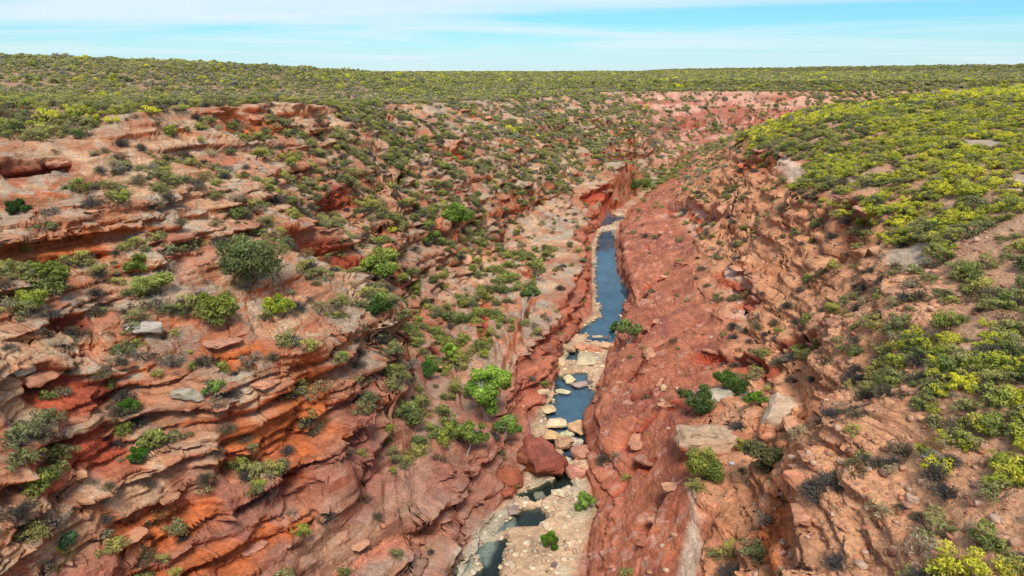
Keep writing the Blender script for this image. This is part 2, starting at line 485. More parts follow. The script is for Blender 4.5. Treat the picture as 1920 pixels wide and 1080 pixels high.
def land(x, y):
    z0, s0 = base(x, y)
    amp = sst(2.0, 9.0, z0) * (1 - 0.6 * sst(250, 700, y))
    right_slab = lump(s0, 8.0, 10.0, 0.3)
    amp = amp * (1 - 0.85 * right_slab)
    wx = 4.2 * fbm2(x / 17, y / 17, 3, 5) + 1.3 * fbm2(x / 4.2, y / 4.2, 2, 15)
    wy = 6.0 * fbm2(x / 21 + 9, y / 21, 3, 6)
    z, s = base(x + wx * amp, y + wy * amp)
    rock = lump(s, 0.0, 13.0, 0.35) * (1 - lump(s, 6.9, 8.1, 0.1))
    # gullies cut into the left wall
    g = fbm2(x / 30 + 3, y / 22, 3, 21)
    z = z - 3.2 * sst(0.10, 0.5, g) * lump(s, 0.3, 4.5, 0.5)
    g2 = fbm2(x / 18 + 3, y / 16, 3, 33)
    z = z - 1.8 * sst(0.1, 0.5, g2) * lump(s, 10.3, 13.0, 0.5)
    ze = z + 0.9 * fbm2(x / 26, y / 26, 3, 41) + 0.010 * y - 0.012 * x
    tm = 0.88 * lump(s, -0.05, 4.3, 0.2) + 0.45 * lump(s, 4.3, 6.9, 0.2) + 0.78 * lump(s, 10.4, 13.2, 0.4) + 0.15 * right_slab
    tm = tm * (0.62 + 0.55 * sst(-0.35, 0.3, fbm2(x / 13, y / 13, 2, 47)))
    tm = np.clip(tm, 0, 0.95) * (1 - 0.15 * sst(130, 260, y))
    zg, _k, _t = bedding(ze, BED3, 0.66, 0.30)
    big = lump(s, 0.15, 6.5, 0.25) * (0.45 * sst(100, 170, y) + 0.4 * sst(350, 430, y)) * sst(-0.45, 0.1, fbm2(x / 35, y / 35, 2, 49) + 0.35 * sst(350, 430, y))
    z = z + big * (zg - ze); ze = ze + big * (zg - ze)
    zb, k, t = bedding(ze, BED, 0.62, 0.30)
    z = z + tm * (zb - ze)
    ze2 = ze + tm * (zb - ze)
    zb2, k2, t2 = bedding(ze2, BED2, 0.6, 0.18)
    z = z + 0.95 * tm * (zb2 - ze2)
    rough = fbm2(x / 2.6, y / 2.6, 4, 51, 0.6)
    z = z + rock * (0.26 * rough * (1 + 0.5 * right_slab) + 0.4 * fbm2(x / 7, y / 7, 2, 55) * (1 + 0.6 * right_slab))
    sdz, _f = step_fields(x, y)
    z = z + sdz
    # jointed blocks
    for sc_, hgt, seed, lim in ((2.4, 0.62, 201, 400), (0.85, 0.26, 211, 160)):
        sel = np.where((rock > 0.02) & (y < lim) & (y > 15))[0]
        if len(sel):
            xs_, ys_ = x[sel], y[sel]
            jx_ = 0.35 * fbm2(xs_ / sc_ * 0.8, ys_ / sc_ * 0.8, 2, seed + 5)
            ca, sa = math.cos(0.35), math.sin(0.35)
            h1, h2, h3, ed, rx_, ry_ = worley2((xs_ * ca + ys_ * sa) / sc_ + jx_, (ys_ * ca - xs_ * sa) / (sc_ * 1.7) + jx_, seed)
            w_ = rock[sel] * (1 - 0.1 * right_slab[sel]) * (1 - 0.65 * lump(s[sel], 4.4, 6.9, 0.3)) * sst(-0.3, 0.25, fbm2(xs_ / 11, ys_ / 11, 2, seed + 9))
            z[sel] += w_ * hgt * ((h1 - 0.5) + 0.9 * ((h2 - 0.5) * rx_ + (h3 - 0.5) * ry_) - 0.55 * (1 - sst(0.0, 0.13, ed)))
    ls = lump(s, 4.2, 6.9, 0.3) * sst(170, 90, y)
    z = z - ls * 0.9 * sst(0.15, 0.6, np.abs(vn2(x / 2.6 + 0.06 * y, y / 16, 141))) + ls * 0.5 * vn2(x / 5, y / 20, 142)
    rl = right_slab * sst(-0.2, 0.4, fbm2(x / 8, y / 8, 2, 143))
    zb3, _k, _t = bedding(z + 0.25 * y * 0.1 + 0.8 * fbm2(x / 9, y / 9, 3, 144), BED2, 0.7, 0.15)
    z = z + rl * 0.32 * (zb3 - (z + 0.25 * y * 0.1 + 0.8 * fbm2(x / 9, y / 9, 3, 144)))
    stony = lump(s, 11.9, 14.2, 0.3)
    z = z + stony * 0.28 * np.abs(fbm2(x / 0.9, y / 0.9, 2, 57))
    heath = sst(0.1, -0.2, s) + sst(13.0, 13.6, s)
    z = z + heath * (0.35 * fbm2(x / 5, y / 5, 3, 59))
    # cracks
    near = (y < 180) & (s > 3) & (s < 8)
    if near.any():
        xi, yi = x[near], y[near]
        zi = z[near]
        jx = 0.5 * fbm2(xi / 2, yi / 2, 2, 61)
        for poly, w, d in CRACKW:
            ds = seg_dist(xi + jx, yi + jx, poly, False)
            zi = zi - d * (1 - sst(w * 0.45, w, ds))
        z[near] = zi
    # river floor, pools carved below water level 0
    fl = (s > 6.6) & (s < 8.6) & (y < 330) & (y > 30)
    if fl.any():
        xi, yi = x[fl], y[fl]
        zi = z[fl]
        fm = lump(s[fl], 7.0, 8.0, 0.06)
        zi = zi + fm * (0.16 * fbm2(xi / 3, yi / 3, 3, 63) + 0.12 * np.abs(fbm2(xi / 0.8, yi / 0.8, 2, 64)) + 0.05)
        jx = 0.95 * fbm2(xi / 1.5, yi / 1.5, 3, 65)
        dep = np.zeros_like(zi)
        for pi_, poly in enumerate(POOLW):
            small = pi_ not in (0, 2)
            ins = inside(xi, yi, poly)
            ds = seg_dist(xi, yi, poly, True)
            sd = np.where(ins, -ds, ds) + jx * (0.5 if small else 1.0)
            dep = np.maximum(dep, 1 - (sst(-0.5, 0.6, sd) if small else sst(-1.3, 0.6, sd)))
        zi = np.where(dep > 0, zi * (1 - dep) + dep * (-0.8), zi)
        z[fl] = zi
    return z, s, z + 0.9 * fbm2(x / 26, y / 26, 3, 41) + 0.010 * y - 0.012 * x, k, t


# ------------------------------------------------------------------ terrain grid: polar, spacing follows what the eye resolves
NCOL, NROW = 1100, 900
ang_in = np.linspace(-43, 43, NCOL)
ang_out = np.concatenate([np.linspace(46, 314, 68)])
ANG = np.radians(np.concatenate([ang_in, ang_out]))
NC = len(ANG)
rc = np.geomspace(9.0, 7000.0, 1000)
cs = np.arange(0, NC, 4)
if cs[-1] != NC - 1:
    cs = np.append(cs, NC - 1)
A_, R_ = np.meshgrid(ANG[cs], rc, indexing='ij')
zc = land((np.sin(A_) * R_).ravel().astype(np.float32), (np.cos(A_) * R_).ravel().astype(np.float32))[0]
zc = zc.reshape(A_.shape)
dist = np.sqrt(R_ ** 2 + (zc - CZ) ** 2)
el = np.arctan2(zc - CZ, R_)
ds = np.hypot(np.diff(R_, axis=1), np.diff(zc, axis=1)) / dist[:, 1:]
dens = np.abs(np.diff(el, axis=1)) + 0.16 * ds
dens[:, rc[1:] > 3000] *= 0.6
kk = 1
dens = np.apply_along_axis(lambda a: np.convolve(np.pad(a, kk, mode='edge'), np.ones(2 * kk + 1) / (2 * kk + 1), 'valid'), 0, dens)
cum = np.concatenate([np.zeros((len(cs), 1)), np.cumsum(dens, axis=1)], axis=1)
cum /= cum[:, -1:]
q = np.linspace(0, 1, NROW)
rr = np.stack([np.interp(q, cum[i], np.log(rc)) for i in range(len(cs))])
RR = np.exp(np.stack([np.interp(np.arange(NC), cs, rr[:, j]) for j in range(NROW)], axis=1))     # NC x NROW
X = (np.sin(ANG)[:, None] * RR).ravel().astype(np.float32)
Y = (np.cos(ANG)[:, None] * RR).ravel().astype(np.float32)
Z, S, ZE, KB, TB = land(X, Y)
zb0, _ = base(X, Y); zbx, _ = base(X + 1.5, Y); zby, _ = base(X, Y + 1.5)
gx, gy = (zbx - zb0) / 1.5, (zby - zb0) / 1.5
gm = np.hypot(gx, gy) + 1e-5
ox, oy = -gx / np.maximum(gm, 0.15), -gy / np.maximum(gm, 0.15)
wall = lump(S, 0.0, 6.85, 0.12) + 0.55 * lump(S, 10.3, 13.0, 0.3) + 0.55 * lump(S, 8.05, 8.9, 0.1)
wall = wall * sst(0.25, 0.75, gm)
_, FACE = step_fields(X, Y)
FANY = np.maximum.reduce(list(FACE.values()))
wall = np.maximum(wall, 0.8 * FANY)
bl_x = np.floor(X / 3.1 + 0.5 * vn2(X / 4, Y / 4, 71)).astype(np.int32)
bl_y = np.floor(Y / 4.3 + 0.5 * vn2(X / 4 + 7, Y / 4, 72)).astype(np.int32)
blk = hsh(bl_x, bl_y, KB.astype(np.int32), 3) - 0.5
n1 = np.tanh(4.5 * vn3(X / 12, Y / 12, ZE / 1.15, 73))
n2 = np.tanh(5 * vn3(X / 5, Y / 5, ZE / 0.42, 74))
n3 = vn3(X / 1.1, Y / 1.1, ZE / 0.5, 75)
n4 = np.tanh(3 * vn3(X / 6, Y / 6, ZE / 0.2, 76))
OFF = wall * (1.0 * n1 + 0.5 * n2 + 1.0 * blk + 0.25 * n3 + 0.18 * n4)
OFF = OFF - 0.9 * FANY
X2 = X + OFF * ox
Y2 = Y + OFF * oy
P3 = np.stack([X2, Y2, Z], axis=1).astype(np.float32).reshape(NC, NROW, 3)
# normals
du = np.empty_like(P3); dv = np.empty_like(P3)
du[1:-1] = P3[2:] - P3[:-2]; du[0] = P3[1] - P3[0]; du[-1] = P3[-1] - P3[-2]
dv[:, 1:-1] = P3[:, 2:] - P3[:, :-2]; dv[:, 0] = P3[:, 1] - P3[:, 0]; dv[:, -1] = P3[:, -1] - P3[:, -2]
NRM = np.cross(du, dv)
AREA = np.linalg.norm(NRM, axis=2).ravel() / 4
NRM = NRM.reshape(-1, 3) / np.maximum(np.linalg.norm(NRM, axis=2).reshape(-1, 1), 1e-9)
PX, PY, DEP = project(X2, Y2, Z)

# ------------------------------------------------------------------ colour of the ground (albedo, linear)
def lin(r, g, b):
    f = lambda c: ((c / 255 + 0.055) / 1.055) ** 2.4 if c > 10 else c / 255 / 12.92
    return np.array([f(r), f(g), f(b)], np.float32)


TAN, PINK, GREY = lin(210, 164, 124), lin(188, 128, 94), lin(182, 164, 140)
ORANGE, RED, DEEP, PURP = lin(208, 114, 66), lin(190, 94, 60), lin(148, 74, 52), lin(160, 98, 84)
SLAB, SAND, SOIL, PALE = lin(194, 112, 80), lin(212, 172, 134), lin(184, 140, 108), lin(226, 194, 164)


def mixv(a, b, w):
    return a + (b - a) * np.clip(w, 0, 1)[:, None]


nz = NRM[:, 2]
NV = len(X2)
c1 = fbm2(X2 / 14, Y2 / 14, 4, 101); c2 = fbm2(X2 / 3.3, Y2 / 3.3, 3, 102)
c3 = vn3(X2 / 5, Y2 / 5, ZE / 0.35, 103); c4 = vn3(X2 / 16, Y2 / 16, ZE / 1.4, 104)
c5 = vn3(X2 / 7, Y2 / 7, ZE / 0.16, 105); c6 = fbm2(X2 / 1.3, Y2 / 1.3, 3, 106); c7 = fbm2(X2 / 6.5, Y2 / 6.5, 3, 107)
colr = np.repeat(PINK[None], NV, 0)
colr = mixv(colr, TAN, sst(-0.35, 0.35, c7 + 0.5 * c6 + 0.2 * c4) * 0.95)
colr = mixv(colr, lin(216, 182, 148), sst(0.05, 0.45, c6 + 0.4 * c7) * 0.7 * sst(0.4, 0.8, nz))
colr = mixv(colr, RED, sst(0.15, 0.75, c4 + 0.5 * c3) * 0.42)
colr = mixv(colr, GREY, sst(-0.05, 0.35, c2 - 0.4 * c1) * 0.8 * sst(0.45, 0.85, nz))
colr = mixv(colr, lin(140, 108, 90), sst(0.2, 0.6, c6 - 0.5 * c7) * 0.45)
steep = 1 - sst(0.15, 0.52, nz)
colr = mixv(colr, np.where((c4 + c1 > -0.05)[:, None], ORANGE, RED), steep * sst(-0.25, 0.4, c4 + 0.6 * c1) * 0.9)
colr = mixv(colr, DEEP, steep * sst(0.15, 0.7, -c4 + 0.4 * c3) * 0.75)
colr = colr * (1 + (0.25 * c5 + 0.2 * c3) * sst(0.9, 0.5, nz))[:, None]
low = lump(S, 3.7, 6.95, 0.3) * sst(150, 60, Y2)
colr = mixv(colr, PURP * (1 + 0.22 * c3)[:, None], low * (0.55 + 0.4 * c1))
bank = lump(S, 6.0, 6.97, 0.12) * lump(Y2, 95, 262, 12)
colr = mixv(colr, lin(190, 98, 70) * (1 + 0.3 * c3 + 0.25 * c6)[:, None], bank * 0.75)
rs = lump(S, 7.98, 10.5, 0.2)
colr = mixv(colr, SLAB * (1 + 0.3 * c2 + 0.3 * c6)[:, None], rs * 0.88)
colr = mixv(colr, lin(150, 80, 66), rs * sst(0.05, 0.4, c7 + 0.5 * c6) * 0.7)
colr = mixv(colr, lin(216, 160, 136), rs * sst(0.32, 0.55, c6 + 0.25 * c1) * 0.7)
rsl = lump(S, 10.4, 13.1, 0.4)
colr = mixv(colr, lin(224, 152, 106) * (1 + 0.25 * c2 + 0.3 * c6)[:, None], rsl * 0.8)
for k_, cc_ in (('o', lin(208, 112, 60)), ('p', lin(208, 130, 98)), ('r', lin(192, 84, 54)), ('d', lin(150, 64, 42))):
    colr = mixv(colr, cc_ * (1 + 0.22 * c5 + 0.18 * c6)[:, None], FACE[k_] * 0.92)
stripe = sst(-0.25, 0.25, np.sin(Z / 0.42 + 1.5 * c7 + 0.05 * Y2))
colr = mixv(colr, mixv(np.repeat(lin(196, 96, 62)[None], NV, 0), lin(226, 178, 152), stripe), FACE['s'] * 0.9)
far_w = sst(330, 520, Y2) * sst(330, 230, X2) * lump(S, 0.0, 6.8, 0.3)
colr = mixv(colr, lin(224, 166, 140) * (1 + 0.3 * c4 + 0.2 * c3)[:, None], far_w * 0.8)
c8 = vn3(X2 / 45, Y2 / 45, ZE / 2.6, 151)
colr = mixv(colr, lin(176, 92, 70), far_w * sst(0.0, 0.5, c8 + 0.4 * sst(30, 14, Z) - 0.1) * 0.8)
colr = mixv(colr, lin(150, 128, 104), far_w * sst(0.05, 0.5, c7 + 0.3 * c1) * 0.6)
colr = mixv(colr, lin(172, 86, 62), far_w * steep * 0.7)
stony = lump(S, 12.0, 13.9, 0.4) * sst(140, 60, Y2)
colr = mixv(colr, lin(218, 158, 116) * (1 + 0.2 * c2 + 0.3 * c6)[:, None], stony * 0.85)
heath = sst(0.05, -0.2, S) + sst(13.2, 13.8, S)
colr = mixv(colr, SOIL * (1 + 0.2 * c2)[:, None], heath * 0.9)
farveg = heath * sst(160, 420, np.hypot(X2, Y2))
colr = mixv(colr, mixv(mixv(np.repeat(lin(112, 112, 70)[None], NV, 0), lin(140, 132, 72), sst(-0.2, 0.5, c1)), lin(150, 124, 98), sst(0.0, 0.45, fbm2(X2 / 80, Y2 / 80, 3, 123) * -1 + 0.1 * c1)), farveg * 0.85)
fl = lump(S, 6.98, 7.93, 0.07) * (Y2 < 268)
colr = mixv(colr, SAND * (1 + 0.16 * c2 + 0.25 * c6)[:, None], fl * 0.92)
colr = mixv(colr, lin(196, 184, 156), fl * sst(0.0, 0.4, c7) * 0.6)
colr = mixv(colr, lin(160, 128, 104), fl * sst(0.1, 0.5, -c7 + 0.4 * c6) * 0.5)
wet = fl * sst(0.10, -0.1, Z)
colr = mixv(colr, lin(104, 88, 60), wet)
colr = mixv(colr, np.where((Y2 < 88)[:, None], lin(52, 56, 44)[None], lin(88, 112, 126)[None]) * (1 + 0.2 * c2)[:, None], sst(-0.12, -0.5, Z) * (S > 6.5) * (S < 8.6))
# pale clay track and pan
for poly, zt in (([(1282, 1100), (1300, 1100), (1318, 1040), (1306, 985), (1300, 940), (1288, 950), (1286, 990), (1275, 1040), (1268, 1100)], 9),
                 ([(838, 1100), (856, 1050), (890, 1010), (930, 960), (965, 940), (966, 970), (930, 1010), (918, 1040), (880, 1075), (872, 1100)], 0.5),
                 ):
    pw = np.array([at_z(a, b, zt)[:2] for a, b in poly])
    m = np.abs(X2 - pw[:, 0].mean()) < 30
    ins = np.zeros(NV, np.float32)
    sel = np.where(m & (Y2 > 20) & (Y2 < 400))[0]
    jx = 0.3 * fbm2(X2[sel] / 2, Y2[sel] / 2, 2, 108)
    sd = np.where(inside(X2[sel], Y2[sel], pw), -1, 1) * seg_dist(X2[sel], Y2[sel], pw, True)
    ins[sel] = 1 - sst(-0.5, 0.3, sd + jx)
    colr = mixv(colr, PALE if zt > 1 else lin(190, 176, 150), ins * 0.9)
# bare clay pan and bare grey ground in the heath
BAREV = np.zeros(NV, np.float32)
for poly, tone_ in (([(1456, 292), (1482, 298), (1508, 306), (1514, 318), (1496, 328), (1468, 322)], lin(230, 194, 166)),
                    ([(1676, 448), (1720, 440), (1745, 452), (1740, 480), (1705, 492), (1680, 476)], lin(184, 162, 138)),
                    ([(1800, 262), (1850, 258), (1880, 270), (1850, 290), (1805, 284)], lin(184, 162, 138)),
                    ([(1890, 335), (1925, 330), (1925, 352), (1900, 356)], lin(184, 162, 138))):
    pw = np.array([ray_base(a, b)[:2] for a, b in poly])
    lo, hi = pw.min(0) - 4, pw.max(0) + 4
    sel = np.where((X2 > lo[0]) & (X2 < hi[0]) & (Y2 > lo[1]) & (Y2 < hi[1]))[0]
    if len(sel):
        sd = np.where(inside(X2[sel], Y2[sel], pw), -1, 1) * seg_dist(X2[sel], Y2[sel], pw, True) + 1.2 * fbm2(X2[sel] / 4, Y2[sel] / 4, 2, 153)
        w_ = np.zeros(NV, np.float32); w_[sel] = 1 - sst(-0.8, 0.6, sd)
        colr = mixv(colr, tone_ * (1 + 0.1 * c6)[:, None], w_ * 0.9)
        BAREV = np.maximum(BAREV, w_)
# dark varnish streaks running down the lowest left wall
pw = np.array([ray_base(a, b)[:2] for a, b in [(22, 800), (60, 770), (95, 765), (104, 850), (106, 905), (60, 925), (40, 860)]])
vs = np.zeros(NV, np.float32)
sel = np.where((np.abs(X2 - pw[:, 0].mean()) < 14) & (np.abs(Y2 - pw[:, 1].mean()) < 14))[0]
sd = np.where(inside(X2[sel], Y2[sel], pw), -1, 1) * seg_dist(X2[sel], Y2[sel], pw, True) + 0.9 * fbm2(X2[sel] / 1.6, Y2[sel] / 1.6, 2, 155)
vs[sel] = (1 - sst(-0.5, 0.7, sd)) * sst(-0.35, 0.05, vn2(Y2[sel] / 1.1, 0 * Y2[sel], 112) + 0.3 * c6[sel])
colr = mixv(colr, lin(112, 102, 98), vs * 0.8)
colr = np.clip(colr * (1 + 0.16 * vn3(X2 / 0.7, Y2 / 0.7, Z / 0.3, 109))[:, None], 0.01, 0.8)


# ------------------------------------------------------------------ mesh helpers
def grid_mesh(name, verts, nc, nr):
    i = (np.arange(nc)[:, None] * nr + np.arange(nr - 1)[None])
    a = i[:, :]
    b = (np.roll(i, -1, axis=0))
    quads = np.stack([a, b, b + 1, a + 1], axis=2).reshape(-1, 4).astype(np.int32)
    me = bpy.data.meshes.new(name)
    me.vertices.add(len(verts)); me.vertices.foreach_set('co', verts.ravel().astype(np.float32))
    me.loops.add(quads.size); me.loops.foreach_set('vertex_index', quads.ravel())
    me.polygons.add(len(quads)); me.polygons.foreach_set('loop_start', np.arange(0, quads.size, 4, dtype=np.int32))
    me.update(calc_edges=True)
    return me


def tri_mesh(name, verts, faces, cols=None, smooth=False):
    """faces: (n,3) or (n,4) int array; cols: per-vertex rgb"""
    faces = np.asarray(faces, np.int32); verts = np.asarray(verts, np.float32)
    k = faces.shape[1]
    me = bpy.data.meshes.new(name)
    me.vertices.add(len(verts)); me.vertices.foreach_set('co', verts.ravel())
    me.loops.add(faces.size); me.loops.foreach_set('vertex_index', faces.ravel())
    me.polygons.add(len(faces)); me.polygons.foreach_set('loop_start', np.arange(0, faces.size, k, dtype=np.int32))
    if smooth:
        me.polygons.foreach_set('use_smooth', np.ones(len(faces), bool))
    me.update(calc_edges=True)
    if cols is not None:
        at = me.color_attributes.new('tone', 'FLOAT_COLOR', 'POINT')
        at.data.foreach_set('color', np.concatenate([cols, np.ones((len(cols), 1))], axis=1).astype(np.float32).ravel())
    return me


def link(name, me, mat=None, parent=None, label=None, cat=None, group=None, kind=None):
    o = bpy.data.objects.new(name, me)
    COL.objects.link(o)
    if mat is not None and me is not None and not me.materials:
        me.materials.append(mat)
    if parent is not None:
        o.parent = parent
    for k, v in (('label', label), ('category', cat), ('group', group), ('kind', kind)):
        if v:
            o[k] = v
    return o


# ------------------------------------------------------------------ materials
def new_mat(name):
    m = bpy.data.materials.new(name)
    m.use_nodes = True
    t = m.node_tree
    return m, t, t.nodes['Principled BSDF']


def rock_mat(name, coarse=2.2, vary=0.35, bump=0.5, per_object=0.0):
    m, t, b = new_mat(name)
    at = N(t, 'ShaderNodeAttribute', attribute_name='tone')
    geo = N(t, 'ShaderNodeNewGeometry')
    n1 = N(t, 'ShaderNodeTexNoise'); n1.inputs['Scale'].default_value = coarse; n1.inputs['Detail'].default_value = 6; n1.inputs['Roughness'].default_value = 0.65
    mp_ = N(t, 'ShaderNodeMapping'); mp_.inputs['Scale'].default_value = (1, 1, 3.0)
    t.links.new(geo.outputs['Position'], mp_.inputs[0]); t.links.new(mp_.outputs[0], n1.inputs['Vector'])
    v = ramp(t, n1.outputs[0], [(0.25, 1 - vary), (0.5, 1.0), (0.78, 1 + vary * 0.9)])
    c = mixc(t, 1.0, at.outputs[0], v, 'MULTIPLY')
    if per_object:
        oi = N(t, 'ShaderNodeObjectInfo')
        c = mixc(t, 1.0, c, ramp(t, oi.outputs['Random'], [(0, 1 - per_object), (1, 1 + per_object)]), 'MULTIPLY')
    # small dark pits and lichen flecks
    n2 = N(t, 'ShaderNodeTexVoronoi'); n2.inputs['Scale'].default_value = coarse * 1.6
    t.links.new(mp_.outputs[0], n2.inputs['Vector'])
    pit = ramp(t, n2.outputs['Distance'], [(0.06, 0.72), (0.22, 1.0)])
    c = mixc(t, 0.8, c, pit, 'MULTIPLY')
    t.links.new(c, b.inputs['Base Color'])
    b.inputs['Roughness'].default_value = 0.88
    b.inputs['Specular IOR Level'].default_value = 0.25
    bp = N(t, 'ShaderNodeBump'); bp.inputs['Strength'].default_value = bump; bp.inputs['Distance'].default_value = 0.25
    # thin beds showing on the steep faces
    mp2 = N(t, 'ShaderNodeMapping'); mp2.inputs['Scale'].default_value = (0.18, 0.18, 5.5)
    n3 = N(t, 'ShaderNodeTexNoise'); n3.inputs['Scale'].default_value = 1.0; n3.inputs['Detail'].default_value = 4; n3.inputs['Roughness'].default_value = 0.7
    t.links.new(geo.outputs['Position'], mp2.inputs[0]); t.links.new(mp2.outputs[0], n3.inputs['Vector'])
    hs = mathn(t, 'ADD', n1.outputs[0], mathn(t, 'MULTIPLY', n3.outputs[0], 0.9))
    c2_ = mixc(t, 0.85, c, ramp(t, n3.outputs[0], [(0.32, 0.62), (0.5, 1.0), (0.68, 1.22)]), 'MULTIPLY')
    t.links.new(c2_, b.inputs['Base Color'])
    t.links.new(hs, bp.inputs['Height']); t.links.new(bp.outputs[0], b.inputs['Normal'])
    return m


def leaf_mat(name, vary=0.36):
    m, t, b = new_mat(name)
    at = N(t, 'ShaderNodeAttribute', attribute_name='tone')
    oi = N(t, 'ShaderNodeObjectInfo')
    c = mixc(t, 1.0, at.outputs[0], ramp(t, oi.outputs['Random'], [(0, (1 - vary, 1 - vary * .8, 1 - vary * .4)), (0.5, (1, 1, 1)), (1, (1 + vary, 1 + vary * .9, 1 - vary * .2))]), 'MULTIPLY')
    t.links.new(c, b.inputs['Base Color'])
    b.inputs['Roughness'].default_value = 0.7
    b.inputs['Specular IOR Level'].default_value = 0.2
    tr = N(t, 'ShaderNodeBsdfTranslucent'); t.links.new(c, tr.inputs[0])
    mx = N(t, 'ShaderNodeMixShader'); mx.inputs[0].default_value = 0.4
    out = t.nodes['Material Output']
    t.links.new(b.outputs[0], mx.inputs[1]); t.links.new(tr.outputs[0], mx.inputs[2]); t.links.new(mx.outputs[0], out.inputs[0])
    return m


def wood_mat(name):
    m, t, b = new_mat(name)
    at = N(t, 'ShaderNodeAttribute', attribute_name='tone')
    n1 = N(t, 'ShaderNodeTexNoise'); n1.inputs['Scale'].default_value = 3.0; n1.inputs['Detail'].default_value = 5
    c = mixc(t, 1.0, at.outputs[0], ramp(t, n1.outputs[0], [(0.3, 0.7), (0.7, 1.15)]), 'MULTIPLY')
    t.links.new(c, b.inputs['Base Color']); b.inputs['Roughness'].default_value = 0.8
    return m


M_ROCK = rock_mat('sandstone_ground', 2.6, 0.42, 0.9)
M_STONE = rock_mat('loose_sandstone', 2.6, 0.3, 0.5, 0.18)
M_LEAF = leaf_mat('leaves')
M_WOOD = wood_mat('bark')
M_WATER, wt, wb = new_mat('river_water')
wgl = N(wt, 'ShaderNodeBsdfGlossy'); wgl.inputs['Roughness'].default_value = 0.03
wtr = N(wt, 'ShaderNodeBsdfTransparent'); wtr.inputs[0].default_value = (0.72, 0.86, 0.92, 1)
wfr = N(wt, 'ShaderNodeFresnel'); wfr.inputs[0].default_value = 1.33
wmx = N(wt, 'ShaderNodeMixShader')
wt.links.new(mathn(wt, 'MULTIPLY', wfr.outputs[0], 1.15, True), wmx.inputs[0])
wt.links.new(wtr.outputs[0], wmx.inputs[1]); wt.links.new(wgl.outputs[0], wmx.inputs[2]); wt.links.new(wmx.outputs[0], wt.nodes['Material Output'].inputs[0])
wn = N(wt, 'ShaderNodeTexNoise'); wn.inputs['Scale'].default_value = 1.6; wn.inputs['Detail'].default_value = 4
wg = N(wt, 'ShaderNodeNewGeometry'); wt.links.new(wg.outputs['Position'], wn.inputs['Vector'])
wbp = N(wt, 'ShaderNodeBump'); wbp.inputs['Strength'].default_value = 0.06; wbp.inputs['Distance'].default_value = 0.1
wt.links.new(wn.outputs[0], wbp.inputs['Height']); wt.links.new(wbp.outputs[0], wgl.inputs['Normal']); wt.links.new(wbp.outputs[0], wfr.inputs['Normal'])
wt.nodes.remove(wb)

# ------------------------------------------------------------------ terrain object
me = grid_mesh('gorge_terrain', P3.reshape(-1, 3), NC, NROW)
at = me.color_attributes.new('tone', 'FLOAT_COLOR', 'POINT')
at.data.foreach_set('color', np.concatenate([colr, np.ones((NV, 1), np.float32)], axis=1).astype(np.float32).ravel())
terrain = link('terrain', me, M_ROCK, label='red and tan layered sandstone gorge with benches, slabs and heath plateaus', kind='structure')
# the patch of ground straight below the drone
ring = P3[:, 0]
cv = np.concatenate([ring, [[0, 0, float(ring[:, 2].mean()) - 3]]])
cf = np.stack([np.arange(NC), (np.arange(NC) + 1) % NC, np.full(NC, NC)], axis=1)
link('ground_patch', tri_mesh('ground_patch', cv, cf, np.repeat(PINK[None], NC + 1, 0)), M_ROCK, label='reddish rock ground straight below the viewpoint', kind='structure')

# water sheet following the channel at level 0
ys = np.arange(36, 330, 2.0)
lx = np.interp(ys, YS, TAB[7][0]) - 2.5; rx = np.interp(ys, YS, TAB[8][0]) + 2.5
wv = np.concatenate([np.stack([lx, ys, np.zeros_like(ys)], 1), np.stack([rx, ys, np.zeros_like(ys)], 1)])
n = len(ys)
wf = np.stack([np.arange(n - 1), np.arange(n - 1) + n, np.arange(1, n) + n, np.arange(1, n)], axis=1)
link('river', tri_mesh('river', wv, wf), M_WATER, label='still blue river pools along the gorge floor', kind='structure')

# ------------------------------------------------------------------ what the viewpoint sees of the terrain: a depth buffer for placing things
BW, BH = 960, 540
bx = np.floor(PX / 2).astype(np.int64); by = np.floor(PY / 2).astype(np.int64)
ok = (DEP > 5) & (bx >= 0) & (bx < BW) & (by >= 0) & (by < BH)
vi = np.where(ok)[0]
order = np.argsort(-DEP[vi])
vi = vi[order]
ZI = np.full((BH, BW), -1, np.int64)
ZI[by[vi], bx[vi]] = vi
ZD = np.where(ZI >= 0, DEP[np.maximum(ZI, 0)], 1e9)
ZMIN = ZD.copy()
for dy in (-1, 0, 1):
    for dx in (-1, 0, 1):
        ZMIN = np.minimum(ZMIN, np.roll(np.roll(ZD, dy, 0), dx, 1))


def hit(px, py):
    """terrain vertex seen at a point of the photograph"""
    x0, y0 = int(px // 2), int(py // 2)
    best = None
    for r in (1, 2, 4, 8):
        sl = ZI[max(0, y0 - r):y0 + r + 1, max(0, x0 - r):x0 + r + 1]
        c = sl[sl >= 0]
        if len(c):
            d = (PX[c] - px) ** 2 + (PY[c] - py) ** 2 + 4 * (DEP[c] - DEP[c].min()) / DEP[c].min()
            best = c[np.argmin(d)]
            if r >= 2:
                break
    return int(best)


def visible(idx, lift=0.6):
    px, py, dp = project(X2[idx], Y2[idx], Z[idx] + lift)
    b_x = np.clip((px // 2).astype(int), 0, BW - 1); b_y = np.clip((py // 2).astype(int), 0, BH - 1)
    inn = (px > -20) & (px < 1940) & (py > 90) & (py < 1110) & (dp > 5)
    return inn & (dp < ZMIN[b_y, b_x] * 1.02 + 1.0), px, py, dp

# ------------------------------------------------------------------ plants: leaf-card builders
def rand_dirs(n, rng):
    v = rng.normal(size=(n, 3))
    return v / np.linalg.norm(v, axis=1, keepdims=True)


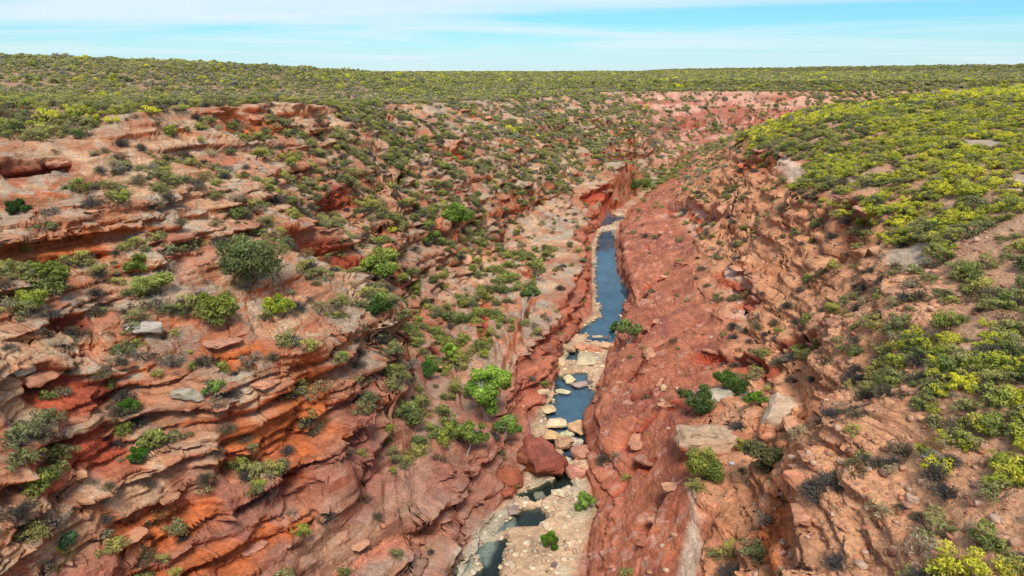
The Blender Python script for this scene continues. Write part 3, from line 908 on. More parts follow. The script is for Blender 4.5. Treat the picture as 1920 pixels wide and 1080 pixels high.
def leaf_cards(cent, size, rng, up_bias=0.35, outward=None, aspect=1.5):
    """a bent leaf-sized quad at every centre"""
    n = len(cent)
    nrm = rand_dirs(n, rng)
    if outward is not None:
        nrm = nrm * 0.8 + outward * 0.7
    nrm[:, 2] += up_bias
    nrm /= np.linalg.norm(nrm, axis=1, keepdims=True)
    t = np.cross(nrm, rand_dirs(n, rng)); t /= np.maximum(np.linalg.norm(t, axis=1, keepdims=True), 1e-6)
    b = np.cross(nrm, t)
    s = (size * rng.uniform(0.6, 1.35, n))[:, None]
    v = np.stack([cent - t * s * aspect, cent - b * s * 0.6 + nrm * s * 0.2, cent + t * s * aspect, cent + b * s * 0.6 + nrm * s * 0.2], axis=1)
    f = np.arange(4 * n).reshape(n, 4)
    return v.reshape(-1, 3), f


def tubes(paths, sides=5):
    """paths: list of (points, radii) -> tapered tubes"""
    V, F = [], []
    o = 0
    for pts, rad in paths:
        pts = np.asarray(pts, float)
        m = len(pts)
        for i in range(m):
            d = pts[min(i + 1, m - 1)] - pts[max(i - 1, 0)]
            d = d / max(np.linalg.norm(d), 1e-6)
            a = np.cross(d, [0.3, 0.9, 0.2]); a /= np.linalg.norm(a)
            b = np.cross(d, a)
            for k in range(sides):
                th = 2 * math.pi * k / sides
                V.append(pts[i] + rad[i] * (a * math.cos(th) + b * math.sin(th)))
        for i in range(m - 1):
            for k in range(sides):
                k2 = (k + 1) % sides
                F.append((o + i * sides + k, o + i * sides + k2, o + (i + 1) * sides + k2, o + (i + 1) * sides + k))
        o += m * sides
    return np.array(V), np.array(F)


def shrub_mesh(name, seed, body, tip, tip_amt, n_leaf=760, leaf=0.058, flat=0.8, lobes=15, stems=True, lobe_r=(0.15, 0.36)):
    rng = np.random.default_rng(seed)
    C = []
    OUT = []
    for i in range(lobes):
        a = rng.uniform(0, 2 * math.pi); e = math.asin(rng.uniform(0.0, 0.98))
        rr_ = rng.uniform(0.38, 0.88)
        c = np.array([math.cos(a) * math.cos(e) * rr_, math.sin(a) * math.cos(e) * rr_, (0.16 + math.sin(e) * rr_) * flat])
        lr = rng.uniform(*lobe_r)
        m = max(8, int(n_leaf / lobes * rng.uniform(0.7, 1.3)))
        d = rand_dirs(m, rng)
        d[:, 2] = np.where(d[:, 2] < -0.35, -d[:, 2], d[:, 2])
        C.append(c + d * lr * rng.uniform(0.72, 1.08, (m, 1)) * np.array([1, 1, flat]))
        OUT.append(d)
    C = np.concatenate(C); OUT = np.concatenate(OUT)
    C[:, 2] = np.maximum(C[:, 2], 0.03)
    v, f = leaf_cards(C, leaf, rng, 0.35, OUT)
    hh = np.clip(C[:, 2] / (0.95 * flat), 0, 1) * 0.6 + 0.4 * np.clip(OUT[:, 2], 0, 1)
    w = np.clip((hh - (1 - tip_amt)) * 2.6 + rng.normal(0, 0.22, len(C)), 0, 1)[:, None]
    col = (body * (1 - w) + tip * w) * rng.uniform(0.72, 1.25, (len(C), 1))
    col = np.repeat(col, 4, axis=0)
    if stems:
        paths = []
        for i in range(13):
            a = rng.uniform(0, 2 * math.pi); r1 = rng.uniform(0.35, 1.0)
            paths.append(([(0, 0, -0.08), (math.cos(a) * r1 * .4, math.sin(a) * r1 * .4, 0.22 * flat), (math.cos(a) * r1, math.sin(a) * r1, rng.uniform(0.4, 1.05) * flat)], (0.035, 0.022, 0.009)))
        sv, sf = tubes(paths, 3)
        f = np.concatenate([f, sf + len(v)]); v = np.concatenate([v, sv])
        col = np.concatenate([col, np.repeat(lin(142, 128, 116)[None], len(sv), 0)])
    return tri_mesh(name, v, f, col)


def twig_mesh(name, seed, tone, n=70):
    """leafless grey shrub: a dome of fine forking twigs"""
    rng = np.random.default_rng(seed)
    paths = []
    for i in range(n):
        a = rng.uniform(0, 2 * math.pi); e = rng.uniform(0.15, 1.45); r1 = rng.uniform(0.65, 1.0)
        d = np.array([math.cos(a) * math.cos(e), math.sin(a) * math.cos(e), math.sin(e) * 0.8])
        mid = d * r1 * 0.5 + rng.normal(0, 0.05, 3); end = d * r1 + rng.normal(0, 0.06, 3)
        paths.append(([(0, 0, -0.05), mid, end], (0.03, 0.022, 0.01)))
        for k in range(3):
            e2 = end + rng.normal(0, 0.17, 3)
            paths.append(([mid + (end - mid) * rng.uniform(0.1, 0.8), e2], (0.018, 0.008)))
    v, f = tubes(paths, 3)
    v[:, 2] = np.maximum(v[:, 2], -0.06)
    col = tone[None] * rng.uniform(0.75, 1.2, (len(v), 1))
    # a scatter of small grey-green leaves
    C = rand_dirs(150, rng) * rng.uniform(0.6, 1.0, (150, 1)); C[:, 2] = np.abs(C[:, 2]) * 0.8 + 0.04
    lv, lf = leaf_cards(C, 0.06, rng)
    f = np.concatenate([f, lf + len(v)]); v = np.concatenate([v, lv])
    col = np.concatenate([col, np.repeat(lin(128, 122, 96)[None] * rng.uniform(0.7, 1.2, (150, 1)), 4, axis=0)])
    return tri_mesh(name, v, f, col)


def clump_mesh(name, seed, body, tip, tip_amt):
    return shrub_mesh(name, seed, body, tip, tip_amt, n_leaf=90, leaf=0.17, flat=0.75, lobes=7, stems=False, lobe_r=(0.3, 0.45))


C_YB, C_YT = lin(170, 174, 74), lin(220, 212, 80)
C_OB, C_OT = lin(152, 150, 96), lin(190, 182, 112)
C_GB, C_GT = lin(126, 136, 76), lin(172, 176, 92)
C_XB, C_XT = lin(164, 154, 130), lin(192, 178, 144)
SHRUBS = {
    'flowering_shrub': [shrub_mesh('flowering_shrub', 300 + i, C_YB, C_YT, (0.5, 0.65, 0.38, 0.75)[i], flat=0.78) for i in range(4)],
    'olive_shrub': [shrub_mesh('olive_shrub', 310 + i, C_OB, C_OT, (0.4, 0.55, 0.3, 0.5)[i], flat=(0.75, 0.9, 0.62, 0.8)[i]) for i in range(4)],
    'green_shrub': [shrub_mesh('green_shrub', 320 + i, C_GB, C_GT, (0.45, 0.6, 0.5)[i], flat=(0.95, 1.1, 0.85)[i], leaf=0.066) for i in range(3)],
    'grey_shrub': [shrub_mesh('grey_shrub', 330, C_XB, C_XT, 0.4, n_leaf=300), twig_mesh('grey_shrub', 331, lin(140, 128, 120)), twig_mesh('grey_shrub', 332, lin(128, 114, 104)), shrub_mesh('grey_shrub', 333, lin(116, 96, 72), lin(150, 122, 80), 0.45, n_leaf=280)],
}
CLUMPS = {
    'flowering_shrub': [clump_mesh('flowering_clump', 340 + i, C_YB, C_YT, (0.5, 0.75)[i]) for i in range(2)],
    'olive_shrub': [clump_mesh('olive_clump', 350 + i, C_OB, C_OT, (0.35, 0.5)[i]) for i in range(2)],
    'green_shrub': [clump_mesh('green_clump', 360 + i, C_GB, C_GT, (0.4, 0.5)[i]) for i in range(2)],
    'grey_shrub': [clump_mesh('grey_clump', 370 + i, C_XB, C_XT, 0.4) for i in range(2)],
}
for grp in (SHRUBS, CLUMPS):
    for ms in grp.values():
        for m_ in ms:
            m_.materials.append(M_LEAF)


# ------------------------------------------------------------------ stones
def stone_mesh(name, seed, dims, tone, n=16, cuts=0, rough=0.06, under=None, boxy=0.6):
    """an angular block: the hull of points on a squared-off ellipsoid, base at z = 0"""
    rng = np.random.default_rng(seed)
    d = rand_dirs(n, rng)
    d = np.sign(d) * np.abs(d) ** boxy
    d = d / np.max(np.abs(d), axis=1, keepdims=True) * 0.5 * rng.uniform(0.82, 1.0, (n, 1)) * 0.6 + d / np.linalg.norm(d, axis=1, keepdims=True) * 0.2
    bm = bmesh.new()
    for p in d:
        bm.verts.new(p)
    r = bmesh.ops.convex_hull(bm, input=bm.verts)
    dead = set(g for g in list(r['geom_interior']) + list(r['geom_unused']) if isinstance(g, bmesh.types.BMVert))
    if dead:
        bmesh.ops.delete(bm, geom=list(dead), context='VERTS')
    lo = np.min([v.co[:] for v in bm.verts], axis=0); hi = np.max([v.co[:] for v in bm.verts], axis=0)
    for v in bm.verts:
        for k in range(3):
            v.co[k] = ((v.co[k] - lo[k]) / (hi[k] - lo[k]) - (0.5 if k < 2 else 0.0)) * dims[k]
    if cuts:
        mn = min(dims)
        bmesh.ops.bevel(bm, geom=list(bm.edges), offset=mn * 0.05, segments=1, affect='EDGES', clamp_overlap=True)
        bmesh.ops.triangulate(bm, faces=list(bm.faces))
        for it in range(cuts):
            lg = [e for e in bm.edges if e.calc_length() > max(dims) * (0.22 if it == 0 else 0.09)]
            bmesh.ops.subdivide_edges(bm, edges=lg, cuts=1)
            bmesh.ops.triangulate(bm, faces=list(bm.faces))
        co = np.array([v.co[:] for v in bm.verts])
        q_ = co / max(dims)
        f1 = vn3(q_[:, 0] * 5 + seed, q_[:, 1] * 5, q_[:, 2] * 9, 7) + 0.6 * vn3(q_[:, 0] * 12 + seed, q_[:, 1] * 12, q_[:, 2] * 26, 8)
        bm.normal_update()
        for v, g in zip(bm.verts, f1):
            v.co += v.normal * float(g) * rough * mn
    bmesh.ops.triangulate(bm, faces=list(bm.faces))
    bm.verts.ensure_lookup_table()
    co = np.array([v.co[:] for v in bm.verts]);     bm.verts.index_update()
    co = np.array([v.co[:] for v in bm.verts])
    fc = np.array([[v.index for v in f.verts] for f in bm.faces])
    bm.free()
    g = vn3(co[:, 0] / max(dims) * 4 + seed, co[:, 1] / max(dims) * 4, co[:, 2] / max(dims) * 10, 9)
    col = tone[None] * (1 + 0.18 * g + 0.14 * vn3(0 * co[:, 0] + seed, co[:, 1] / max(dims), co[:, 2] / max(dims) * 34, 10))[:, None]
    if under is not None:
        w = 1 - sst(0.15, 0.55, co[:, 2] / dims[2] + 0.25 * g)
        col = col * (1 - w[:, None]) + under[None] * w[:, None]
    return tri_mesh(name, co, fc, col)


ROCK_TONES = [lin(200, 150, 120), lin(186, 118, 90), lin(206, 168, 140), lin(192, 124, 92), lin(190, 140, 100), lin(176, 130, 112)]
ROCKS = [stone_mesh('rock', 400 + i, (1.0, (0.7, 0.85, 0.6, 0.9)[i % 4], (0.45, 0.3, 0.6, 0.22)[i % 4]), ROCK_TONES[i % 6], n=15) for i in range(8)]
COBBLES = [stone_mesh('rock', 420 + i, (1.0, 0.8, (0.3, 0.4)[i % 2]), (lin(222, 194, 156), lin(204, 180, 150), lin(226, 206, 172), lin(200, 158, 126))[i], n=15) for i in range(4)]
for m_ in ROCKS + COBBLES:
    m_.materials.append(M_STONE)

LAND = []        # landmarks: (px, py, words) for the labels of their neighbours


def ground(px, py):
    i = hit(px, py)
    return Vector((float(X2[i]), float(Y2[i]), float(Z[i]))), float(DEP[i]) / FPX


def boulder(px, py, w, l, h, rot, tone, label, seed, tilt=(0, 0), under=None, sink=0.15, n=20, cat='boulder', name='boulder', words=None, floor=None, cuts=2, boxy=0.6, rough=0.13):
    """w, l in pixels of the photograph at that distance, h likewise; (px, py) is the middle of its base"""
    p, m = ground(px, py)
    if floor is not None:
        q_ = at_z(px, py, floor); p = Vector((q_[0], q_[1], floor)); m = (p.y * CP - (p.z - CZ) * SP) / FPX
    me_ = stone_mesh(name, seed, (w * m, l * m, h * m), tone, n=n, cuts=cuts, under=under, boxy=boxy, rough=rough)
    o = link(name, me_, M_STONE, label=label, cat=cat)
    o.location = p - Vector((0, 0, h * m * sink))
    o.rotation_euler = (math.radians(tilt[0]), math.radians(tilt[1]), math.radians(rot))
    if words:
        LAND.append((px, py, words))
    return o


B_SAND, B_PINK, B_RED, B_WHITE, B_TAN = lin(216, 176, 128), lin(188, 128, 104), lin(152, 84, 66), lin(214, 200, 168), lin(204, 158, 116)
boulder(1008, 880, 74, 92, 62, 28, B_RED, 'huge dark red boulder leaning beside the narrow pool', 501, tilt=(14, 10), under=lin(190, 128, 70), n=14, words='the huge dark red boulder', sink=0.2)
boulder(955, 905, 44, 60, 40, -30, lin(178, 100, 70), 'orange-red blocky boulder left of the huge dark red boulder', 502, n=20, sink=0.3)
boulder(1077, 890, 34, 52, 22, 20, B_PINK, 'big pink flat-topped boulder right of the narrow blue pool', 503, floor=0.1, words='the big pink flat-topped boulder')
boulder(1102, 882, 38, 40, 20, -15, lin(204, 160, 122), 'tan angular boulder against the right bank beside pink boulder', 504, floor=0.1)
boulder(1092, 856, 42, 40, 20, 35, lin(184, 128, 104), 'brownish pink boulder under the red slab overhang', 505, floor=0.1)
boulder(1056, 868, 30, 30, 13, -10, B_WHITE, 'pale cream boulder at the head of the narrow pool', 506, floor=0.05, words='the pale cream boulder')
boulder(1058, 836, 36, 40, 13, 14, lin(222, 168, 126), 'peach flat stone in the middle of the boulder jam', 507, floor=0.05)
boulder(1034, 821, 32, 34, 12, -22, lin(222, 178, 126), 'sandy orange stone at the upper left of the boulder jam', 508, floor=0.05)
boulder(1041, 796, 44, 30, 9, 8, lin(220, 190, 150), 'long cream slab lying at the foot of middle pool', 509, floor=0.05, words='the long cream slab')
boulder(1084, 806, 34, 40, 14, 40, lin(218, 172, 126), 'sandy stone tucked under the red overhang at pool foot', 510, floor=0.05)
boulder(1062, 820, 22, 26, 10, -35, lin(206, 196, 150), 'small yellowish green stone between the jammed boulders', 511, floor=0.05)
boulder(1012, 806, 30, 20, 8, 10, B_SAND, 'low sand-coloured rock beside the long cream slab', 512, floor=0.1)
boulder(1080, 832, 20, 26, 9, 60, lin(196, 176, 150), 'small grey stone right of the peach flat stone', 513, floor=0.05)
boulder(1042, 852, 24, 24, 10, 30, lin(206, 160, 120), 'small tan stone above the pale cream boulder', 514, floor=0.05)
boulder(1068, 713, 22, 30, 7, 10, lin(220, 196, 150), 'pale rock standing in the water of the middle pool', 515, floor=-0.1)
boulder(1088, 722, 34, 22, 6, 25, lin(196, 170, 156), 'mauve-grey flat rock breaking the middle pool surface', 516, floor=-0.1)
boulder(1056, 735, 30, 16, 5, -20, lin(206, 190, 150), 'thin pale slab awash near left shore of middle pool', 517, floor=-0.1)
boulder(1120, 632, 22, 12, 4, 8, lin(196, 170, 140), 'low pale rock breaking the water of the long pool', 518, floor=-0.1)
boulder(1137, 634, 11, 10, 4, 0, lin(150, 130, 120), 'small dark rock in the long pool near its foot', 519, floor=-0.1)
boulder(1320, 838, 112, 92, 44, -8, lin(210, 172, 138), 'big flat tan slab boulder among green bushes on right', 520, tilt=(-10, 6), under=lin(176, 98, 66), n=26, words='the big flat tan slab', sink=0.2, boxy=0.45, rough=0.12, cuts=3)
boulder(1440, 828, 62, 34, 104, -12, lin(196, 168, 140), 'tall grey-tan slab leaning against the orange cliff', 521, tilt=(-24, 24), n=22, words='the tall leaning slab', sink=0.12, boxy=0.4, rough=0.12, cuts=3, under=lin(196, 124, 88))
boulder(1388, 830, 34, 34, 28, 12, lin(196, 120, 96), 'pink block wedged between tan slab and leaning slab', 522, sink=0.3)
boulder(1340, 745, 66, 60, 22, 30, lin(186, 170, 148), 'grey slab half hidden by bushes above the tan slab', 523, tilt=(-8, 4), sink=0.3)
boulder(823, 428, 16, 14, 27, 12, lin(206, 124, 88), 'orange rock pillar standing beside the rounded green tree', 524, sink=0.08, words='the orange rock pillar')
boulder(1216, 668, 22, 24, 18, 0, lin(196, 140, 108), 'rounded tan rock right of the white-trunked poolside tree', 525, sink=0.2)
boulder(1243, 731, 11, 11, 10, 0, lin(226, 196, 150), 'small pale round stone alone on the red slab', 526, sink=0.15)
boulder(1375, 872, 9, 8, 6, 0, lin(210, 206, 208), 'tiny white stone beside dark bushes under tan slab', 527, sink=0.15)
boulder(268, 618, 70, 60, 22, 20, lin(186, 170, 152), 'pale grey slab on ledge right of the red alcove', 528, tilt=(-14, 6), sink=0.3, words='the pale grey ledge slab')
boulder(32, 700, 50, 50, 26, 10, lin(190, 176, 158), 'pale grey block at the left edge of the frame', 529, tilt=(-14, 0), sink=0.3)
boulder(352, 742, 64, 40, 20, 12, lin(178, 164, 140), 'grey flat rock on the shrubby bench at lower left', 530, tilt=(-10, 6), sink=0.35)
boulder(868, 492, 40, 40, 22, 10, lin(206, 150, 116), 'tan block outcrop in the middle of the left slope', 531, sink=0.3)
boulder(950, 925, 30, 24, 14, 20, lin(176, 96, 70), 'small red block on the sand beside the dark pool', 532, sink=0.3)
boulder(1040, 1062, 12, 10, 9, 0, lin(140, 118, 112), 'small grey stone on the sand below the bright bush', 533, sink=0.2)
boulder(1500, 905, 40, 60, 24, 15, lin(206, 136, 100), 'orange-tan block on the brink of the orange cliff', 534, sink=0.4)
boulder(1390, 312, 26, 20, 10, 20, lin(206, 120, 84), 'orange block on the right slope below the clay pan', 535, sink=0.3)

for px_, py_, w_, l_, h_, tone_, lab in (
        (984, 940, 18, 20, 9, lin(200, 180, 150), 'small cream stone beside the dark lower pool'),
        (1012, 934, 26, 22, 10, lin(206, 176, 140), 'flat sandy stone below the huge dark red boulder'),
        (1046, 926, 30, 20, 9, lin(220, 196, 160), 'pale ledge stone just below the narrow pool'),
        (962, 958, 22, 22, 12, lin(150, 128, 114), 'dark grey stone at the left end of lower pool'),
        (1028, 990, 20, 18, 7, lin(214, 184, 148), 'low sandy stone right of the lower dark pool'),
        (1066, 655, 24, 30, 12, lin(204, 168, 128), 'tan rock at the foot of the long pool'),
        (1090, 652, 30, 26, 10, lin(198, 140, 108), 'pinkish rock damming the foot of the long pool'),
        (1114, 655, 26, 26, 10, lin(192, 132, 100), 'reddish rock right of the dam rocks'),
        (1136, 652, 22, 24, 10, lin(206, 160, 122), 'tan rock at the right end of the dam'),
        (1050, 680, 26, 34, 9, lin(222, 190, 146), 'cream rock shelf left of the small square pool'),
        (1100, 678, 40, 40, 8, lin(226, 204, 160), 'broad cream rock shelf between the two pools'),
        (1046, 640, 28, 24, 14, lin(176, 112, 88), 'red-brown fallen block under the left overhang'),
        (1022, 655, 24, 24, 14, lin(170, 108, 86), 'red-brown fallen block left of the dam'),
        (1020, 735, 18, 24, 7, lin(220, 186, 142), 'small cream stone on the beach of middle pool'),
        (1028, 768, 26, 30, 6, lin(224, 190, 144), 'flat cream stone on the beach above the slab')):
    boulder(px_, py_, w_, l_, h_, px_ * 1.7 % 180, tone_, lab, 540 + px_ % 97 + py_ % 13, sink=0.25)

# overhanging ledge slabs along the lips of the alcoves, pieces of the gorge wall
LEDGES = [stone_mesh('ledge_slab', 440 + i, (1.0, 0.62, 0.17), (lin(206, 148, 114), lin(196, 136, 104), lin(186, 130, 104), lin(182, 116, 86))[i % 4], n=16, cuts=2, boxy=0.7, rough=0.35) for i in range(6)]
for m_ in LEDGES:
    m_.materials.append(M_STONE)
lrng = random.Random(5)
for poly, drop, run, tone_, zl in STEPW:
    mid = poly.mean(0)
    sgn = 1.0 if mid[0] < np.interp(mid[1], YS, TAB[7][0]) + 3 else -1.0
    seg = np.hypot(*np.diff(poly, axis=0).T); cumL = np.concatenate([[0], np.cumsum(seg)])
    pos_ = cumL[-1] * 0.12
    while pos_ < cumL[-1] * 0.9:
        ln = lrng.uniform(1.3, 3.0) * (1 + mid[1] / 400)
        c_ = np.array([np.interp(pos_ + ln / 2, cumL, poly[:, 0]), np.interp(pos_ + ln / 2, cumL, poly[:, 1])])
        e_ = np.array([np.interp(pos_ + ln / 2 + 0.5, cumL, poly[:, 0]), np.interp(pos_ + ln / 2 + 0.5, cumL, poly[:, 1])])
        dr = e_ - c_
        if np.hypot(*dr) < 1e-4:
            break
        dr /= np.hypot(*dr)
        nrm_ = np.array([dr[1], -dr[0]])
        if nrm_[0] * sgn < 0 or (abs(nrm_[0]) < 0.15 and nrm_[1] > 0):
            nrm_ = -nrm_
        up_ = c_ - nrm_ * 0.9
        near_ = np.argmin((X2 - up_[0]) ** 2 + (Y2 - up_[1]) ** 2)
        o = bpy.data.objects.new('ledge_slab', LEDGES[lrng.randrange(6)]); COL.objects.link(o); o.parent = terrain
        th_ = lrng.uniform(0.75, 1.5)
        q_ = c_ + nrm_ * lrng.uniform(-0.9, -0.1)
        o.location = (q_[0], q_[1], float(Z[near_]) - 0.15 * ln * th_)
        o.scale = (ln * 1.15, ln * lrng.uniform(0.9, 1.4), ln * th_)
        o.rotation_euler = (lrng.uniform(-0.1, 0.1), lrng.uniform(-0.08, 0.08), math.atan2(dr[1], dr[0]) + lrng.uniform(-0.2, 0.2))
        pos_ += ln * lrng.uniform(1.4, 4.0)

# ------------------------------------------------------------------ trees and big bushes
def tree(base_px, crown_px, rad_px, label, seed, body, tip, trunk=(206, 198, 188), trunks=1, lobes=9, leaves=190, leaf=0.26, tall=1.0, name='gum_tree', cat='tree', thick=0.11, words=None, tip_amt=0.6, droop=0.0):
    rng = np.random.default_rng(seed)
    B, m = ground(*base_px)
    Cc = Vector(((crown_px[0] - base_px[0]) * m, 0.0, max(0.5, (base_px[1] - crown_px[1]) * m / 0.92)))
    R = rad_px * m
    if name == 'bush':
        Cc.z = min(Cc.z, R * 0.7)
        trunk = (140, 124, 110) if trunk == (206, 198, 188) else trunk
    C, OUT, paths = [], [], []
    cl = []
    lobes = int(lobes * 1.6)
    LT = []
    for i in range(lobes):
        d = rand_dirs(1, rng)[0] * np.array([1.15, 1.0, 0.62 * tall])
        c = np.array(Cc) + d * R * rng.uniform(0.35, 0.92)
        c[2] = max(c[2], R * 0.3)
        cl.append(c)
        lr = R * rng.uniform(0.2, 0.36)
        mm = int(leaves * 1.15 * rng.uniform(0.7, 1.3))
        dd = rand_dirs(mm, rng)
        cc = c + dd * lr * rng.uniform(0.35, 1.1, (mm, 1)) * np.array([1.0, 1.0, 0.8])
        cc[:, 2] -= droop * lr * rng.uniform(0, 1, mm) ** 2
        C.append(cc); OUT.append(dd); LT.append(np.full(mm, rng.uniform(0.78, 1.22)))
    C = np.concatenate(C); OUT = np.concatenate(OUT); LT = np.concatenate(LT)
    C[:, 2] = np.maximum(C[:, 2], 0.05)
    th = thick * max(1.0, Cc.z / 4)
    for k in range(trunks):
        off = rng.normal(0, 0.25, 3) if trunks > 1 else np.zeros(3); off[2] = 0
        top = np.array(Cc) * (0.85, 1, 0.85) + (rng.normal(0, R * 0.25, 3) if trunks > 1 else 0)
        mid = off + (top - off) * 0.5 + rng.normal(0, 0.12 * np.linalg.norm(top), 3) * np.array([1, 1, 0.2])
        paths.append(([off - [0, 0, 0.4], off * 0.8 + mid * 0.2, mid, top], (th * 1.3, th, th * 0.75, th * 0.45)))
        for c in cl[k::trunks]:
            s0 = mid + (top - mid) * rng.uniform(0.1, 1.0)
            e = (s0 + c) / 2 + rng.normal(0, 0.1 * R, 3)
            paths.append(([s0, e, c], (th * 0.4, th * 0.28, th * 0.1)))
            for q_ in range(3):
                paths.append(([e, c + rand_dirs(1, rng)[0] * R * 0.3], (th * 0.18, th * 0.06)))
    root = bpy.data.objects.new(name, None); COL.objects.link(root)
    root.location = B; root['label'] = label; root['category'] = cat
    tv, tf = tubes(paths, 6)
    tcol = lin(*trunk)[None] * rng.uniform(0.85, 1.1, (len(tv), 1))
    link('trunk', tri_mesh('trunk', tv, tf, tcol, smooth=True), M_WOOD, root)
    v, f = leaf_cards(C, leaf * 0.68, rng, 0.3, OUT, 1.7)
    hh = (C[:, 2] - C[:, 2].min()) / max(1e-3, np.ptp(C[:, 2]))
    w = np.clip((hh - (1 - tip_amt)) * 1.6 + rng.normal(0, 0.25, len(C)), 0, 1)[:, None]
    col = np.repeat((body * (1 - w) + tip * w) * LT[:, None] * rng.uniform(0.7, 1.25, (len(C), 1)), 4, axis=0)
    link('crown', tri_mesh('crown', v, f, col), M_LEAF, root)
    if words:
        LAND.append((base_px[0], base_px[1], words))
    return root


BG, BT = lin(124, 156, 70), lin(178, 202, 96)        # fresh gum green
OG, OT_ = lin(140, 146, 84), lin(182, 184, 104)       # olive
DG, DT = lin(104, 130, 66), lin(150, 170, 84)          # dark green
YG, YT = lin(160, 172, 76), lin(208, 210, 96)       # yellow-green
tree((912, 790), (916, 728), 40, 'tall bright green gum with pale forked trunks above the pool', 601, BG, BT, trunks=3, lobes=18, leaves=240, tall=2.1, words='the tall bright green gum')
tree((876, 852), (888, 806), 27, 'yellow-green small gum with white trunk left of pool', 602, YG, YT, trunks=1, lobes=12, tall=1.6, words='the yellow-green gum')
tree((950, 818), (952, 790), 26, 'low green gum with thin pale stems beside the beach', 603, BG, BT, trunks=3, lobes=9, leaf=0.22, thick=0.06, droop=0.8)
tree((980, 606), (996, 548), 17, 'slim gum with long leaning white trunk in rock cleft', 604, DG, DT, trunks=1, lobes=7, thick=0.12, words='the leaning white-trunked gum')
tree((1004, 528), (1006, 498), 18, 'thin-crowned gum with white trunk above the long pool', 605, OG, OT_, trunks=1, lobes=8, leaves=90)
tree((1181, 644), (1180, 616), 24, 'gum with forked white trunks right of the long pool', 606, OG, BT, trunks=2, lobes=10, leaves=150, thick=0.1, words='the fork-trunked poolside gum')
tree((853, 682), (846, 656), 17, 'small gum with white curved trunk on the pink slab', 607, BG, BT, trunks=1, lobes=7)
tree((1152, 618), (1152, 604), 12, 'dark green bush at the right edge of the long pool', 608, DG, lin(100, 130, 70), trunks=2, lobes=6, name='bush', cat='bush', thick=0.05)
tree((1094, 952), (1094, 930), 21, 'bright green bush at foot of the red bank', 609, BG, BT, trunks=3, lobes=10, leaf=0.16, name='bush', cat='bush', thick=0.04, tall=1.2)
tree((1032, 1024), (1032, 1000), 19, 'bright yellow-green bush alone on the sandy floor', 610, lin(96, 132, 36), lin(150, 176, 56), trunks=3, lobes=9, leaf=0.15, name='bush', cat='bush', thick=0.04, tall=1.2, words='the lone bush on the sand')
tree((470, 535), (478, 482), 62, 'large olive mallee with bare grey branches on left bench', 611, OG, OT_, trunk=(150, 138, 124), trunks=4, lobes=18, leaves=200, leaf=0.22, thick=0.07, words='the large olive mallee', name='mallee_tree')
tree((400, 605), (408, 568), 46, 'spreading olive bush below the large mallee', 612, OG, lin(150, 156, 60), trunk=(140, 128, 116), trunks=4, lobes=14, leaf=0.2, name='bush', cat='bush', thick=0.05)
tree((520, 585), (520, 563), 27, 'yellow-green bush right of the large olive mallee', 613, YG, lin(160, 164, 56), trunks=3, lobes=9, leaf=0.18, name='bush', cat='bush', thick=0.05)
tree((722, 520), (716, 488), 40, 'tall green thicket bush in the gully behind the bluff', 614, DG, OT_, trunk=(140, 128, 116), trunks=3, lobes=13, name='bush', cat='bush', thick=0.06, words='the green thicket in the gully')
tree((716, 588), (713, 548), 24, 'dark green upright bush against the orange bluff end', 615, lin(84, 110, 52), DT, trunks=2, lobes=10, tall=1.6, name='bush', cat='bush', thick=0.06)
tree((850, 425), (848, 400), 32, 'rounded green tree beside the orange rock pillar', 616, DG, DT, trunk=(150, 138, 124), trunks=2, lobes=12, name='mallee_tree')
tree((806, 458), (804, 440), 20, 'round green bush left of the orange rock pillar', 617, DG, DT, trunks=2, lobes=8, name='bush', cat='bush', thick=0.05)
tree((246, 776), (244, 758), 21, 'bright green bush on the dark cleft at lower left', 618, DG, lin(100, 146, 44), trunks=2, lobes=8, leaf=0.18, name='bush', cat='bush', thick=0.05)
tree((264, 868), (264, 840), 22, 'vivid green bush under the olive bush at lower left', 619, DG, lin(100, 150, 40), trunks=2, lobes=8, leaf=0.18, name='bush', cat='bush', thick=0.05, words='the vivid green bush')
tree((288, 838), (290, 808), 26, 'olive bush just above the vivid green bush', 620, OG, OT_, trunks=3, lobes=9, leaf=0.18, name='bush', cat='bush', thick=0.05)
tree((408, 742), (406, 722), 23, 'green leafy bush on the bench above the orange alcove', 621, DG, BT, trunks=3, lobes=8, leaf=0.18, name='bush', cat='bush', thick=0.05)
tree((130, 1018), (130, 998), 18, 'blue-green spiky bush in the hollow at bottom left', 622, lin(78, 110, 84), lin(120, 150, 116), trunks=3, lobes=7, leaf=0.2, name='bush', cat='bush', thick=0.05)
tree((772, 792), (764, 762), 30, 'olive bush overhanging a dark hollow in the slabs', 623, OG, OT_, trunk=(140, 128, 116), trunks=3, lobes=10, name='bush', cat='bush', thick=0.05, words='the olive bush over the hollow')
tree((800, 706), (800, 690), 22, 'green bush left of the small white-trunked gum', 624, DG, lin(90, 140, 44), trunks=2, lobes=8, name='bush', cat='bush', thick=0.05)
tree((1310, 770), (1306, 744), 36, 'dark green bush above the flat tan slab', 625, lin(104, 124, 66), DT, trunk=(120, 104, 92), trunks=3, lobes=11, leaf=0.18, name='bush', cat='bush', thick=0.05)
tree((1372, 735), (1372, 714), 30, 'green bush on the crest above the flat tan slab', 626, DG, lin(116, 142, 50), trunks=3, lobes=10, leaf=0.18, name='bush', cat='bush', thick=0.05)
tree((1415, 760), (1415, 742), 22, 'bright green bush beside the tall leaning slab', 627, DG, lin(110, 150, 50), trunks=2, lobes=8, leaf=0.16, name='bush', cat='bush', thick=0.04)
tree((1322, 898), (1320, 872), 40, 'wide green bush below the flat tan slab', 628, lin(120, 132, 72), lin(168, 170, 90), trunk=(120, 104, 92), trunks=3, lobes=12, leaf=0.16, name='bush', cat='bush', thick=0.04, words='the wide green bush')
